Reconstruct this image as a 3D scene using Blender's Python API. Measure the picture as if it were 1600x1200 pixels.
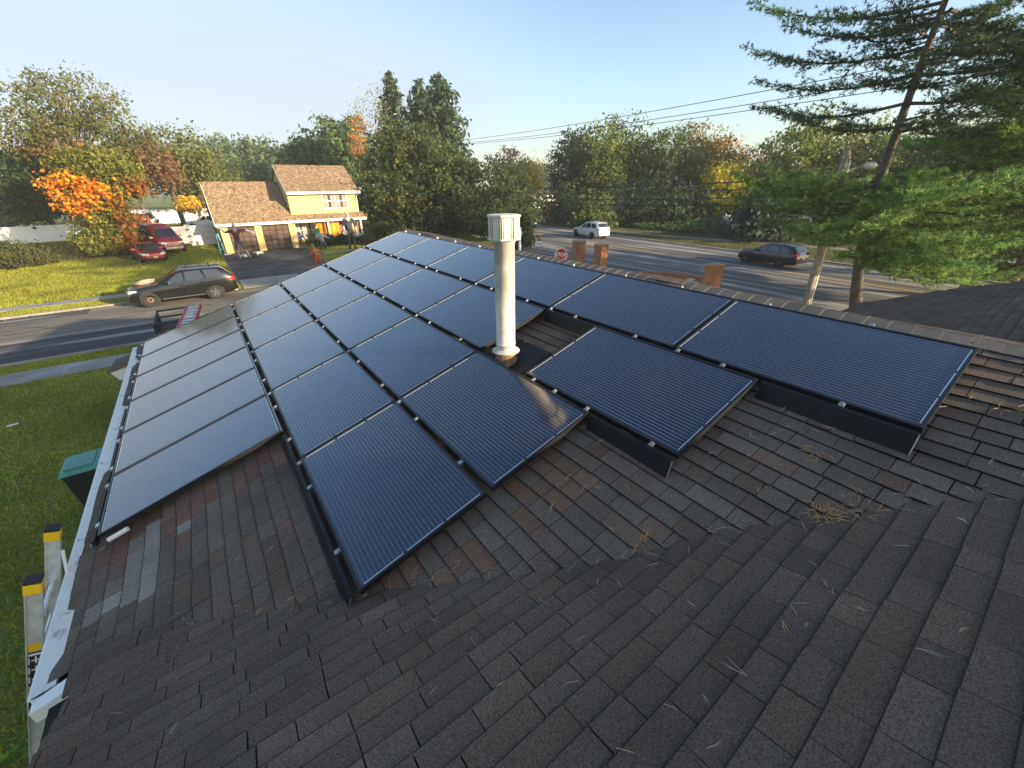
import bpy, bmesh, math, random
import numpy as np
from mathutils import Vector, Matrix
R = math.radians
for o in list(bpy.data.objects): bpy.data.objects.remove(o)
scene = bpy.context.scene
COL = scene.collection
random.seed(7); rng = np.random.default_rng(7)

# ---------------------------------------------------------------- camera
CAM = Vector((-0.19263577, -10.65621554, 5.99843812))
C_R = Vector((0.80708295, -0.59036429, -0.00933369))
C_D = Vector((-0.26798241, -0.35217928, -0.896747))
C_F = Vector((0.52612027, 0.72625048, -0.44244514))
FPX = 635.6
cam = bpy.data.cameras.new('camera'); cam_o = bpy.data.objects.new('camera', cam); COL.objects.link(cam_o)
cam.sensor_fit = 'HORIZONTAL'; cam.sensor_width = 36.0; cam.lens = FPX / 1600 * 36.0
cam.clip_start = 0.05; cam.clip_end = 3000
m = Matrix.Identity(4)
for i, v in enumerate((C_R, -C_D, -C_F)):
    for j in range(3): m[j][i] = v[j]
for j in range(3): m[j][3] = CAM[j]
cam_o.matrix_world = m
scene.camera = cam_o

# ---------------------------------------------------------------- sun and sky
SUN_EL = R(13.2)
SUN_DIR = Vector((0.50 * math.cos(SUN_EL), -0.866 * math.cos(SUN_EL), math.sin(SUN_EL))).normalized()   # towards the sun
SUN_AZ = math.atan2(SUN_DIR.x, SUN_DIR.y)
sl = bpy.data.lights.new('sun', 'SUN'); sl.energy = 4.4; sl.angle = R(0.6); sl.color = (1.0, 0.80, 0.53)
so = bpy.data.objects.new('sun', sl); COL.objects.link(so)
so.rotation_euler = (-SUN_DIR).to_track_quat('-Z', 'Y').to_euler()
world = bpy.data.worlds.new('World'); scene.world = world; world.use_nodes = True
nt = world.node_tree; nt.nodes.clear()
def N(nt, t, **kw):
    n = nt.nodes.new(t)
    for k, v in kw.items(): setattr(n, k, v)
    return n
out = N(nt, 'ShaderNodeOutputWorld'); bg = N(nt, 'ShaderNodeBackground'); bg.inputs['Strength'].default_value = 0.115
sky = N(nt, 'ShaderNodeTexSky'); sky.sky_type = 'NISHITA'; sky.sun_disc = False
sky.sun_elevation = SUN_EL; sky.sun_rotation = SUN_AZ; sky.air_density = 1.0; sky.dust_density = 1.3; sky.ozone_density = 1.9
tc = N(nt, 'ShaderNodeTexCoord'); mp = N(nt, 'ShaderNodeMapping'); mp.inputs['Scale'].default_value = (1, 1, 2.2)
ns = N(nt, 'ShaderNodeTexNoise'); ns.inputs['Scale'].default_value = 1.5; ns.inputs['Detail'].default_value = 6; ns.inputs['Roughness'].default_value = 0.5
nt.links.new(tc.outputs['Generated'], mp.inputs['Vector']); nt.links.new(mp.outputs['Vector'], ns.inputs['Vector'])
# a bank of thin morning fog low over the far left (direction -x +y), clear blue elsewhere
dotn = N(nt, 'ShaderNodeVectorMath', operation='DOT_PRODUCT'); dotn.inputs[1].default_value = Vector((-0.12, 0.98, 0.16)).normalized()
nt.links.new(tc.outputs['Generated'], dotn.inputs[0])
def MR(nt, src, a, b, c=0.0, d=1.0, smooth=True):
    n = N(nt, 'ShaderNodeMapRange'); n.interpolation_type = 'SMOOTHSTEP' if smooth else 'LINEAR'
    for k, v in zip(('From Min', 'From Max', 'To Min', 'To Max'), (a, b, c, d)): n.inputs[k].default_value = v
    nt.links.new(src, n.inputs['Value']); return n.outputs['Result']
def MATH(nt, op, a, b=None, clamp=False):
    n = N(nt, 'ShaderNodeMath', operation=op); n.use_clamp = clamp
    for i, v in enumerate((a, b)):
        if v is None: continue
        if isinstance(v, (int, float)): n.inputs[i].default_value = v
        else: nt.links.new(v, n.inputs[i])
    return n.outputs[0]
bank = MR(nt, dotn.outputs['Value'], 0.60, 0.97)
nz = MR(nt, ns.outputs['Fac'], 0.25, 0.58)
sep = N(nt, 'ShaderNodeSeparateXYZ'); nt.links.new(tc.outputs['Generated'], sep.inputs[0])
lowf = MR(nt, sep.outputs['Z'], 0.34, -0.02)                      # thin haze all round the horizon
fog = MATH(nt, 'MULTIPLY', MATH(nt, 'ADD', MATH(nt, 'MULTIPLY', MATH(nt, 'MULTIPLY', bank, nz), MR(nt, sep.outputs['Z'], 0.46, 0.14)), MATH(nt, 'MULTIPLY', lowf, 0.34), True), 0.86)
mixc = N(nt, 'ShaderNodeMixRGB'); mixc.inputs['Color2'].default_value = (2.15, 2.40, 2.70, 1)
nt.links.new(fog, mixc.inputs['Fac']); nt.links.new(sky.outputs['Color'], mixc.inputs['Color1'])
nt.links.new(mixc.outputs['Color'], bg.inputs['Color']); nt.links.new(bg.outputs[0], out.inputs['Surface'])
scene.view_settings.view_transform = 'Standard'; scene.view_settings.look = 'None'
scene.view_settings.gamma = 1.0; scene.view_settings.use_curve_mapping = False
scene.view_settings.exposure = 1.5
scene.render.engine = 'CYCLES'

# surveyed points: a sight line of the camera meets a level, a wall plane, or a distance
def sight(px, py): return C_R * ((px - 800) / FPX) + C_D * ((py - 600) / FPX) + C_F
def at(px, py, z=0.0):
    d = sight(px, py); return CAM + d * ((z - CAM.z) / d.z)
def aty(px, py, Y):
    d = sight(px, py); return CAM + d * ((Y - CAM.y) / d.y)
def along(px, py, dist):
    d = sight(px, py); return CAM + d * (dist / math.hypot(d.x, d.y))

# ---------------------------------------------------------------- materials
MATS = {}
def mat(name, col=(.5, .5, .5), rough=.6, metal=0.0, var=.15, scale=3.0, bump=0.0, bscale=40.0, spec=.5, coat=0.0, trans=0.0, emit=None):
    """plain surface: base colour with noise wear and fine relief"""
    if name in MATS: return MATS[name]
    M = bpy.data.materials.new(name); M.use_nodes = True; nt = M.node_tree
    b = nt.nodes['Principled BSDF']
    b.inputs['Roughness'].default_value = rough; b.inputs['Metallic'].default_value = metal
    b.inputs['Specular IOR Level'].default_value = spec; b.inputs['Coat Weight'].default_value = coat
    b.inputs['Coat Roughness'].default_value = 0.05
    geo = N(nt, 'ShaderNodeNewGeometry')
    nz = N(nt, 'ShaderNodeTexNoise'); nz.inputs['Scale'].default_value = scale; nz.inputs['Detail'].default_value = 6; nz.inputs['Roughness'].default_value = .65
    nt.links.new(geo.outputs['Position'], nz.inputs['Vector'])
    mx = N(nt, 'ShaderNodeMixRGB')
    mx.inputs['Color1'].default_value = tuple(c * (1 - var) for c in col) + (1,)
    mx.inputs['Color2'].default_value = tuple(min(1, c * (1 + var)) for c in col) + (1,)
    nt.links.new(MR(nt, nz.outputs['Fac'], .3, .7), mx.inputs['Fac'])
    nt.links.new(mx.outputs['Color'], b.inputs['Base Color'])
    if bump:
        n2 = N(nt, 'ShaderNodeTexNoise'); n2.inputs['Scale'].default_value = bscale; n2.inputs['Detail'].default_value = 4
        nt.links.new(geo.outputs['Position'], n2.inputs['Vector'])
        bp = N(nt, 'ShaderNodeBump'); bp.inputs['Strength'].default_value = bump; bp.inputs['Distance'].default_value = .02
        nt.links.new(n2.outputs['Fac'], bp.inputs['Height']); nt.links.new(bp.outputs['Normal'], b.inputs['Normal'])
    if trans: b.inputs['Transmission Weight'].default_value = trans
    MATS[name] = M; return M
def tone_mat(name, rough=.8, grain=0.0, gscale=300.0, gvar=.5, stain=.2, sscale=3.0, leaf=0.0, bump=0.0, spec=.3):
    """surface whose own colour is stored per piece in the attribute 'tone'"""
    if name in MATS: return MATS[name]
    M = bpy.data.materials.new(name); M.use_nodes = True; nt = M.node_tree; b = nt.nodes['Principled BSDF']
    b.inputs['Roughness'].default_value = rough; b.inputs['Specular IOR Level'].default_value = spec
    a = N(nt, 'ShaderNodeAttribute'); a.attribute_name = 'tone'
    geo = N(nt, 'ShaderNodeNewGeometry'); src = a.outputs['Color']
    def mul(src, fac_out, lo, hi):
        mx = N(nt, 'ShaderNodeMixRGB', blend_type='MULTIPLY'); mx.inputs['Fac'].default_value = 1
        v = MR(nt, fac_out, .25, .75, lo, hi, False); nt.links.new(src, mx.inputs['Color1'])
        cb = N(nt, 'ShaderNodeCombineColor')
        for k in range(3): nt.links.new(v, cb.inputs[k])
        nt.links.new(cb.outputs[0], mx.inputs['Color2']); return mx.outputs['Color']
    if stain:
        n1 = N(nt, 'ShaderNodeTexNoise'); n1.inputs['Scale'].default_value = sscale; n1.inputs['Detail'].default_value = 5
        nt.links.new(geo.outputs['Position'], n1.inputs['Vector']); src = mul(src, n1.outputs['Fac'], 1 - stain, 1 + stain)
    if grain:
        n2 = N(nt, 'ShaderNodeTexNoise'); n2.inputs['Scale'].default_value = gscale; n2.inputs['Detail'].default_value = 2; n2.inputs['Roughness'].default_value = .8
        nt.links.new(geo.outputs['Position'], n2.inputs['Vector']); src = mul(src, n2.outputs['Fac'], 1 - gvar, 1 + gvar)
        if bump:
            bp = N(nt, 'ShaderNodeBump'); bp.inputs['Strength'].default_value = bump; bp.inputs['Distance'].default_value = .004
            nt.links.new(n2.outputs['Fac'], bp.inputs['Height']); nt.links.new(bp.outputs['Normal'], b.inputs['Normal'])
    nt.links.new(src, b.inputs['Base Color'])
    if leaf:
        tr = N(nt, 'ShaderNodeBsdfTranslucent'); nt.links.new(src, tr.inputs['Color'])
        ms = N(nt, 'ShaderNodeMixShader'); ms.inputs[0].default_value = leaf
        nt.links.new(b.outputs[0], ms.inputs[1]); nt.links.new(tr.outputs[0], ms.inputs[2])
        nt.links.new(ms.outputs[0], nt.nodes['Material Output'].inputs['Surface'])
    MATS[name] = M; return M

# ---------------------------------------------------------------- object helpers
def tag(o, label=None, cat=None, group=None, kind=None):
    if label: o['label'] = label
    if cat: o['category'] = cat
    if group: o['group'] = group
    if kind: o['kind'] = kind
    return o
def empty(name, loc=(0, 0, 0), rz=0.0):
    o = bpy.data.objects.new(name, None); COL.objects.link(o); o.location = loc; o.rotation_euler = (0, 0, rz)
    o.empty_display_size = .1; return o
class MB:
    """collects shapes into one mesh"""
    def __init__(s): s.v = []; s.f = []; s.t = []; s.tone = (.5, .5, .5); s.uv = None
    def poly(s, pts):
        i = len(s.v); s.v += [tuple(p) for p in pts]; s.f.append(tuple(range(i, i + len(pts)))); s.t.append(s.tone)
    def mesh(s, V, F):
        i = len(s.v); s.v += [tuple(p) for p in V]
        for f in F: s.f.append(tuple(k + i for k in f)); s.t.append(s.tone)
    def box(s, x0, x1, y0, y1, z0, z1):
        s.hexa([(x0, y0, z0), (x1, y0, z0), (x1, y1, z0), (x0, y1, z0), (x0, y0, z1), (x1, y0, z1), (x1, y1, z1), (x0, y1, z1)])
    def hexa(s, p):
        s.mesh(p, [(0, 3, 2, 1), (4, 5, 6, 7), (0, 1, 5, 4), (1, 2, 6, 5), (2, 3, 7, 6), (3, 0, 4, 7)])
    def bar(s, a, b, w, h=None, up=(0, 0, 1)):
        """square bar from a to b"""
        h = h or w; a = Vector(a); b = Vector(b); d = (b - a).normalized(); up = Vector(up)
        if abs(d.dot(up)) > .98: up = Vector((1, 0, 0))
        sx = d.cross(up).normalized(); sy = sx.cross(d).normalized()
        p = []
        for e in (a, b):
            for (i, j) in ((-1, -1), (1, -1), (1, 1), (-1, 1)): p.append(e + sx * (i * w / 2) + sy * (j * h / 2))
        s.hexa(p)
    def tube(s, pts, rad, n=8, cap=True):
        pts = [Vector(p) for p in pts]
        if not hasattr(rad, '__len__'): rad = [rad] * len(pts)
        rings = []
        for k, p in enumerate(pts):
            d = (pts[min(k + 1, len(pts) - 1)] - pts[max(k - 1, 0)]).normalized()
            up = Vector((0, 0, 1)) if abs(d.z) < .95 else Vector((1, 0, 0))
            sx = d.cross(up).normalized(); sy = sx.cross(d)
            rings.append([p + (sx * math.cos(2 * math.pi * j / n) + sy * math.sin(2 * math.pi * j / n)) * rad[k] for j in range(n)])
        V = [q for r in rings for q in r]; F = []
        for k in range(len(pts) - 1):
            for j in range(n):
                F.append((k * n + j, k * n + (j + 1) % n, (k + 1) * n + (j + 1) % n, (k + 1) * n + j))
        if cap: F.append(tuple(range(n - 1, -1, -1))); F.append(tuple((len(pts) - 1) * n + j for j in range(n)))
        s.mesh(V, F)
    def lathe(s, prof, n=24, c=(0, 0, 0), axis='z'):
        V = []; F = []
        for r, z in prof:
            for j in range(n):
                a = 2 * math.pi * j / n
                p = (r * math.cos(a), r * math.sin(a), z) if axis == 'z' else ((r * math.cos(a), z, r * math.sin(a)) if axis == 'y' else (z, r * math.cos(a), r * math.sin(a)))
                V.append((p[0] + c[0], p[1] + c[1], p[2] + c[2]))
        for k in range(len(prof) - 1):
            for j in range(n): F.append((k * n + j, k * n + (j + 1) % n, (k + 1) * n + (j + 1) % n, (k + 1) * n + j))
        s.mesh(V, F)
    def build(s, name, m, parent=None, smooth=False, bevel=0.0):
        me = bpy.data.meshes.new(name); me.from_pydata(s.v, [], s.f)
        if any(t != (.5, .5, .5) for t in s.t):
            at_ = me.attributes.new('tone', 'FLOAT_COLOR', 'FACE')
            at_.data.foreach_set('color', np.array([tuple(t) + (1,) for t in s.t], np.float32).ravel())
        if s.uv is not None:
            l = me.uv_layers.new(name='UVMap'); l.data.foreach_set('uv', np.array(s.uv, np.float32).ravel())
        bm = bmesh.new(); bm.from_mesh(me); bmesh.ops.recalc_face_normals(bm, faces=bm.faces)
        if bevel: bmesh.ops.bevel(bm, geom=bm.edges[:], offset=bevel, segments=2, affect='EDGES', profile=.5)
        if smooth == 'weld': bmesh.ops.remove_doubles(bm, verts=bm.verts, dist=1e-4)
        bm.to_mesh(me); bm.free()
        if smooth: me.polygons.foreach_set('use_smooth', [True] * len(me.polygons))
        me.materials.append(m); o = bpy.data.objects.new(name, me); COL.objects.link(o)
        if parent is not None: o.parent = parent
        return o
def np_mesh(name, V, F, m, parent=None, tone=None, smooth=False):
    """mesh straight from numpy arrays; F is (n,3) or (n,4)"""
    me = bpy.data.meshes.new(name); V = np.asarray(V, np.float32); F = np.asarray(F, np.int32)
    me.vertices.add(len(V)); me.vertices.foreach_set('co', V.ravel())
    k = F.shape[1]; me.loops.add(F.size); me.loops.foreach_set('vertex_index', F.ravel())
    me.polygons.add(len(F)); me.polygons.foreach_set('loop_start', np.arange(0, F.size, k, dtype=np.int32))
    me.update(calc_edges=True)
    if tone is not None:
        a = me.attributes.new('tone', 'FLOAT_COLOR', 'FACE')
        a.data.foreach_set('color', np.concatenate([tone, np.ones((len(tone), 1))], 1).astype(np.float32).ravel())
    if smooth: me.polygons.foreach_set('use_smooth', [True] * len(F))
    me.materials.append(m); o = bpy.data.objects.new(name, me); COL.objects.link(o)
    if parent is not None: o.parent = parent
    return o
def copy_tree(o, parent=None):
    c = o.copy(); COL.objects.link(c); c.parent = parent
    for ch in list(o.children): copy_tree(ch, c)
    return c
def sheet(name, pts, z, m, kind='structure'):
    b = MB(); b.poly([(x, y, z) for x, y in pts]); return tag(b.build(name, m), kind=kind)
def ribbon(name, line, w, z, m, thick=0.0):
    """strip of width w along a line on the ground; thick gives it real kerb height below z"""
    b = MB(); L = [Vector((x, y, 0)) for x, y in line]; A = []; B = []
    for k, p in enumerate(L):
        d = (L[min(k + 1, len(L) - 1)] - L[max(k - 1, 0)]).normalized(); n_ = Vector((-d.y, d.x, 0))
        A.append(p + n_ * w / 2); B.append(p - n_ * w / 2)
    for k in range(len(L) - 1):
        q = [A[k], A[k + 1], B[k + 1], B[k]]
        if thick: b.hexa([(p.x, p.y, z - thick) for p in q] + [(p.x, p.y, z) for p in q])
        else: b.poly([(p.x, p.y, z) for p in q])
    return tag(b.build(name, m), kind='structure')
# ================================================================ ground, roads
def ground_mat(name, stops, scale=(1, 1, 1), nscale=.6, rough=.9, fine=60, bump=.3, fvar=.35, streak=None):
    M = bpy.data.materials.new(name); M.use_nodes = True; nt = M.node_tree; b = nt.nodes['Principled BSDF']
    b.inputs['Roughness'].default_value = rough; b.inputs['Specular IOR Level'].default_value = .25
    geo = N(nt, 'ShaderNodeNewGeometry'); mp = N(nt, 'ShaderNodeMapping'); mp.inputs['Scale'].default_value = scale
    nt.links.new(geo.outputs['Position'], mp.inputs['Vector'])
    n1 = N(nt, 'ShaderNodeTexNoise'); n1.inputs['Scale'].default_value = nscale; n1.inputs['Detail'].default_value = 9; n1.inputs['Roughness'].default_value = .62
    nt.links.new(mp.outputs['Vector'], n1.inputs['Vector'])
    cr = N(nt, 'ShaderNodeValToRGB'); el = cr.color_ramp.elements
    while len(el) < len(stops): el.new(.5)
    for e, (p, c) in zip(el, stops): e.position = p; e.color = tuple(c) + (1,)
    nt.links.new(n1.outputs['Fac'], cr.inputs['Fac']); src = cr.outputs['Color']
    n2 = N(nt, 'ShaderNodeTexNoise'); n2.inputs['Scale'].default_value = fine; n2.inputs['Detail'].default_value = 3
    nt.links.new(geo.outputs['Position'], n2.inputs['Vector'])
    mx = N(nt, 'ShaderNodeMixRGB', blend_type='MULTIPLY'); mx.inputs['Fac'].default_value = 1
    v = MR(nt, n2.outputs['Fac'], .25, .75, 1 - fvar, 1 + fvar, False); cb = N(nt, 'ShaderNodeCombineColor')
    for k in range(3): nt.links.new(v, cb.inputs[k])
    nt.links.new(src, mx.inputs['Color1']); nt.links.new(cb.outputs[0], mx.inputs['Color2'])
    nt.links.new(mx.outputs['Color'], b.inputs['Base Color'])
    bp = N(nt, 'ShaderNodeBump'); bp.inputs['Strength'].default_value = bump; bp.inputs['Distance'].default_value = .03
    nt.links.new(n2.outputs['Fac'], bp.inputs['Height']); nt.links.new(bp.outputs['Normal'], b.inputs['Normal'])
    MATS[name] = M; return M
M_lawn = ground_mat('lawn', [(.3, (.09, .11, .02)), (.5, (.145, .165, .03)), (.68, (.24, .21, .055))], nscale=.5, fine=25)
M_verge = ground_mat('verge', [(.3, (.035, .06, .015)), (.55, (.06, .07, .025)), (.7, (.10, .075, .035))], nscale=.4, fine=20)
M_asph = ground_mat('asphalt', [(.34, (.065, .062, .058)), (.44, (.16, .143, .12)), (.54, (.19, .167, .136)), (.64, (.33, .30, .25))], scale=(.12, 1.1, 1), nscale=.55, fine=120, bump=.15, fvar=.18)
M_asph2 = ground_mat('highway_asphalt', [(.30, (.055, .054, .054)), (.44, (.105, .102, .10)), (.52, (.14, .134, .127)), (.62, (.34, .32, .29))], scale=(1.0, .06, 1), nscale=.85, fine=120, bump=.15, fvar=.18)
M_drive = ground_mat('driveway_asphalt', [(.35, (.030, .030, .031)), (.5, (.062, .062, .062)), (.68, (.13, .128, .12))], nscale=.7, fine=90, bump=.2, fvar=.2)
M_conc = ground_mat('concrete', [(.3, (.20, .185, .16)), (.55, (.30, .28, .245)), (.7, (.38, .36, .32))], nscale=.8, fine=50, bump=.15, fvar=.15)
M_leafy = ground_mat('leaf_litter', [(.35, (.05, .06, .015)), (.5, (.12, .07, .02)), (.65, (.20, .085, .02))], nscale=1.2, fine=14, fvar=.5)
M_line = mat('road_paint_white', (.62, .62, .60), .7, var=.25, scale=6)
M_yel = mat('road_paint_yellow', (.62, .36, .06), .7, var=.25, scale=6)

g = MB(); g.poly([(-700, -500, 0), (900, -500, 0), (900, 1100, 0), (-700, 1100, 0)])
tag(g.build('ground', M_lawn), kind='structure')
def sstep(a, b, x): t = np.clip((np.asarray(x, float) - a) / (b - a), 0, 1); return t * t * (3 - 2 * t)
def rise(x, y): return 1.0 * sstep(31, 50, y) * (1 - sstep(.7, 1.3, x))                # the lawn climbs gently away from the street
def terrain(name, x0, x1, y0, y1, nx, ny, m, lift, drop=0.0):
    X, Y = np.meshgrid(np.linspace(x0, x1, nx), np.linspace(y0, y1, ny)); Z = rise(X, Y) + lift
    V = np.stack([X, Y, Z], -1).reshape(-1, 3); i = np.arange((ny - 1) * nx).reshape(ny - 1, nx)[:, :-1].ravel()
    return tag(np_mesh(name, V, np.stack([i, i + 1, i + nx + 1, i + nx], 1), m, smooth=True), kind='structure')
terrain('lawn_slope', -120, 1.3, 31.2, 140, 120, 60, M_lawn, .004)
sheet('side_street', [(-90, 11.9), (24.5, 11.9), (24.5, 20.9), (-90, 20.9)], .008, M_asph)
def patch(name, x0, x1, yl, yh, m, z, n=60, jag=.22):
    b = MB(); X = np.linspace(x0, x1, n); lo = yl + jag * np.cumsum(rng.normal(size=n)) / 4; hi = yh + jag * np.cumsum(rng.normal(size=n)) / 4
    for k in range(n - 1): b.poly([(X[k], lo[k], z), (X[k + 1], lo[k + 1], z), (X[k + 1], hi[k + 1], z), (X[k], hi[k], z)])
    return tag(b.build(name, m), kind='structure')
M_seal = ground_mat('sealed_asphalt', [(.35, (.032, .032, .034)), (.48, (.060, .060, .063)), (.57, (.085, .084, .084)), (.64, (.25, .24, .225))], scale=(.10, 1.4, 1), nscale=.8, fine=110, bump=.15, fvar=.2)
patch('road_patch', -60, 14, 12.25, 15.6, M_seal, .012); patch('road_patch', -60, -6, 19.9, 20.75, M_seal, .012, 40, .12)
for x0, y0, L, a in ((-8.5, 17.2, 5, .10), (-4.6, 18.6, 4, -.2), (-11, 16.4, 7, .04), (-6, 13.4, 6, .03), (-3.5, 16.3, 3.2, .5), (-9.5, 19.0, 3, -.6)):
    P = [(x0 + L * t, y0 + L * t * a + .16 * math.sin(9 * t + x0) + random.uniform(-.06, .06)) for t in np.linspace(0, 1, 22)]
    ribbon('tar_seam', P, .09, .016, M_seal)
def cl(Y): return 33.5 + .036 * Y + .0011 * Y * Y
ys = [-60, -45, -32, -22, -14, -7, 0, 7, 14, 22, 30, 40, 52, 66, 85, 110, 140]
b = MB()
for a, c in zip(ys, ys[1:]):
    na, nc = (22.6 if a < 24 else cl(a) - 8.2), (22.6 if c < 24 else cl(c) - 8.2)
    b.poly([(na, a, .012), (cl(a) + 6.6, a, .012), (cl(c) + 6.6, c, .012), (nc, c, .012)])
tag(b.build('main_road', M_asph2), kind='structure')
for name, dx, w, m, y0, y1 in (('road_marking', -.13, .11, M_yel, -60, 2.2), ('road_marking', .13, .11, M_yel, -60, 2.2),
                              ('road_marking', -.13, .11, M_yel, 12.5, 120), ('road_marking', .13, .11, M_yel, 12.5, 120),
                              ('road_marking', -4.9, .16, M_line, 21.5, 120), ('road_marking', 5.2, .14, M_line, -60, 120)):
    yy = np.linspace(y0, y1, 30)
    ribbon(name, [(cl(y) + dx, y) for y in yy], w, .017, m)
ribbon('road_marking', [(21.0, 12.4), (21.0, 16.2)], .45, .014, M_line)
yy = np.linspace(-60, 120, 50)
kerb = ribbon('kerb', [(cl(y) + 6.75, y) for y in yy], .34, .11, M_conc, .15)
ribbon('kerb', [(x, 20.98) for x in np.linspace(-90, 1.0, 40)], .16, .10, M_conc, .14)
ribbon('kerb', [(x, 20.98) for x in np.linspace(8.4, 22, 12)], .16, .10, M_conc, .14)
ribbon('kerb', [(x, 11.82) for x in np.linspace(-90, 18, 40)], .16, .10, M_conc, .14)
# pavements laid in slabs with open joints, each flag its own slab
def slabs(name, x0, x1, y0, y1, step, z=.05):
    """flags along x; the joints are gaps between the slabs"""
    e = tag(MB_base(name, x0, x1, y0, y1), kind='structure'); k = x0
    while k < x1 - .1:
        bb = MB(); zt = z + random.uniform(-.006, .006)
        bb.box(k + .008, min(k + step, x1) - .008, y0, y1, .012, zt); bb.build('slab', M_conc, e); k += step
    return e
def MB_base(name, x0, x1, y0, y1):
    bb = MB(); bb.poly([(x0, y0, .008), (x1, y0, .008), (x1, y1, .008), (x0, y1, .008)]); return bb.build(name, M_leafy)
slabs('sidewalk', -22.0, 18.0, 9.35, 10.65, 1.5)
slabs('sidewalk', -26.0, 1.2, 22.95, 24.0, 1.5)
slabs('driveway_apron', 1.3, 8.2, 21.1, 24.2, 1.72, .04)
slabs('sidewalk', 8.3, 22.0, 22.95, 24.0, 1.5)
sheet('driveway', [(1.3, 24.2), (8.0, 24.2), (8.9, 39.9), (1.2, 39.9)], .010, M_drive)
ribbon('path', [(8.6, 33.5), (12.5, 34.3), (15.5, 36.5)], 1.0, .03, M_conc)
sheet('own_driveway', [(-2.9, 1.6), (3.0, 1.6), (3.0, 11.8), (-2.9, 11.8)], .010, M_drive)
sheet('path', [(-3.25, -2.6), (-1.2, -2.6), (-1.2, .8), (-3.25, .8)], .03, M_conc)
ribbon('sidewalk', [(55, -34), (52.3, -14), (50.6, -2), (49.0, 6), (47.4, 14), (46.2, 20), (45.6, 26), (46.6, 38), (49.5, 54), (56, 76)], 1.5, .05, M_conc, .05)
b = MB()
for a, c in zip(ys[1:], ys[2:]): b.poly([(cl(a) + 6.95, a, .006), (120, a, .006), (120, c, .006), (cl(c) + 6.95, c, .006)])
tag(b.build('roadside_ground', M_verge), kind='structure')
terrain('leaf_litter', -14.5, -4.6, 43.0, 50.5, 16, 12, M_leafy, .012)
terrain('leaf_litter', -10.4, -5.0, 40.2, 43.0, 10, 8, M_leafy, .012)

# ================================================================ the house with the panels
RA = R(17); CA, SA = math.cos(RA), math.sin(RA)
def rp(u, v, h=0.0): return Vector((v * CA - h * SA, -u, v * SA + h * CA + 3.7))   # roof coordinates: u towards the camera, v up the slope
HS = -.13                                                                       # shingle surface below the panels' faces
V_EAVE, V_RIDGE = -1.93, 4.52
M_white = mat('white_trim', (.82, .78, .71), .45, var=.06, scale=4)
M_cream = mat('cream_siding', (.66, .60, .44), .6, var=.08, scale=1.5)
M_under = mat('roof_underlay', (.012, .012, .012), .95)
M_shing = tone_mat('shingle', .92, grain=1, gscale=130, gvar=.75, stain=.22, sscale=1.7, bump=1.0, spec=.2)
M_black = mat('black_metal', (.010, .011, .013), .5, 0.0, var=.2, spec=.2)
house = empty('shingled_house', (2, -6, 0))
tag(house, 'dark shingled house in the foreground carrying the solar panels and the vent pipe', 'house')
def hb(b, name, m, parent=house, **k):
    o = b.build(name, m, parent, **k); o.location = tuple(-c for c in (parent.location if parent is house else (0, 0, 0))); return o
ridge = rp(0, V_RIDGE, HS); XR, ZR = ridge.x, ridge.z
def mirror(p): return Vector((2 * XR - p.x, p.y, p.z))
U0, U1 = -.42, 12.4
b = MB()
e0, e1 = rp(U0, V_EAVE, HS - .045), rp(U1, V_EAVE, HS - .045); r0, r1 = rp(U0, V_RIDGE, HS - .045), rp(U1, V_RIDGE, HS - .045)
dn = Vector((0, 0, -.03))
b.hexa([e0 + dn, e1 + dn, r1 + dn, r0 + dn, e0, e1, r1, r0])
b.hexa([mirror(e1) + dn, mirror(e0) + dn, mirror(r0) + dn + Vector((.001, 0, 0)), mirror(r1) + dn + Vector((.001, 0, 0)), mirror(e1), mirror(e0), mirror(r0) + Vector((.001, 0, 0)), mirror(r1) + Vector((.001, 0, 0))])
roof_main = hb(b, 'roof', M_under)
TB = .396; BB = math.atan(TB); Y0C, Z0C = -7.62, 3.18                           # the cross wing's slope towards the street
def cp(x, s, h=0.0): return Vector((x, Y0C - s * math.cos(BB) + h * math.sin(BB), Z0C + s * math.sin(BB) + h * math.cos(BB)))
XC0, XC1, SC = -1.5, 12.85, 6.3
b = MB(); q = [cp(XC0, 0, -.045), cp(XC1, 0, -.045), cp(XC1, SC, -.045), cp(XC0, SC, -.045)]
b.hexa([p + dn for p in q] + q)
yr, zr = q[2].y, q[2].z
b.hexa([Vector((XC0, 2 * yr - Y0C, q[0].z)) + dn, Vector((XC1, 2 * yr - Y0C, q[0].z)) + dn, Vector((XC1, yr - .001, zr)) + dn, Vector((XC0, yr - .001, zr)) + dn,
        Vector((XC0, 2 * yr - Y0C, q[0].z)), Vector((XC1, 2 * yr - Y0C, q[0].z)), Vector((XC1, yr - .001, zr)), Vector((XC0, yr - .001, zr))])
roof_cross = hb(b, 'roof', M_under)
def wav(a, b_): return .010 * math.sin(a * 1.9 + 1.3 * b_) + .008 * math.sin(b_ * 3.1 - a * .8 + 1) + .005 * math.sin(a * 4.7 + 2.1 * b_)
def lerp3(a, b, t): return tuple(x + (y - x) * t for x, y in zip(a, b))
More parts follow.
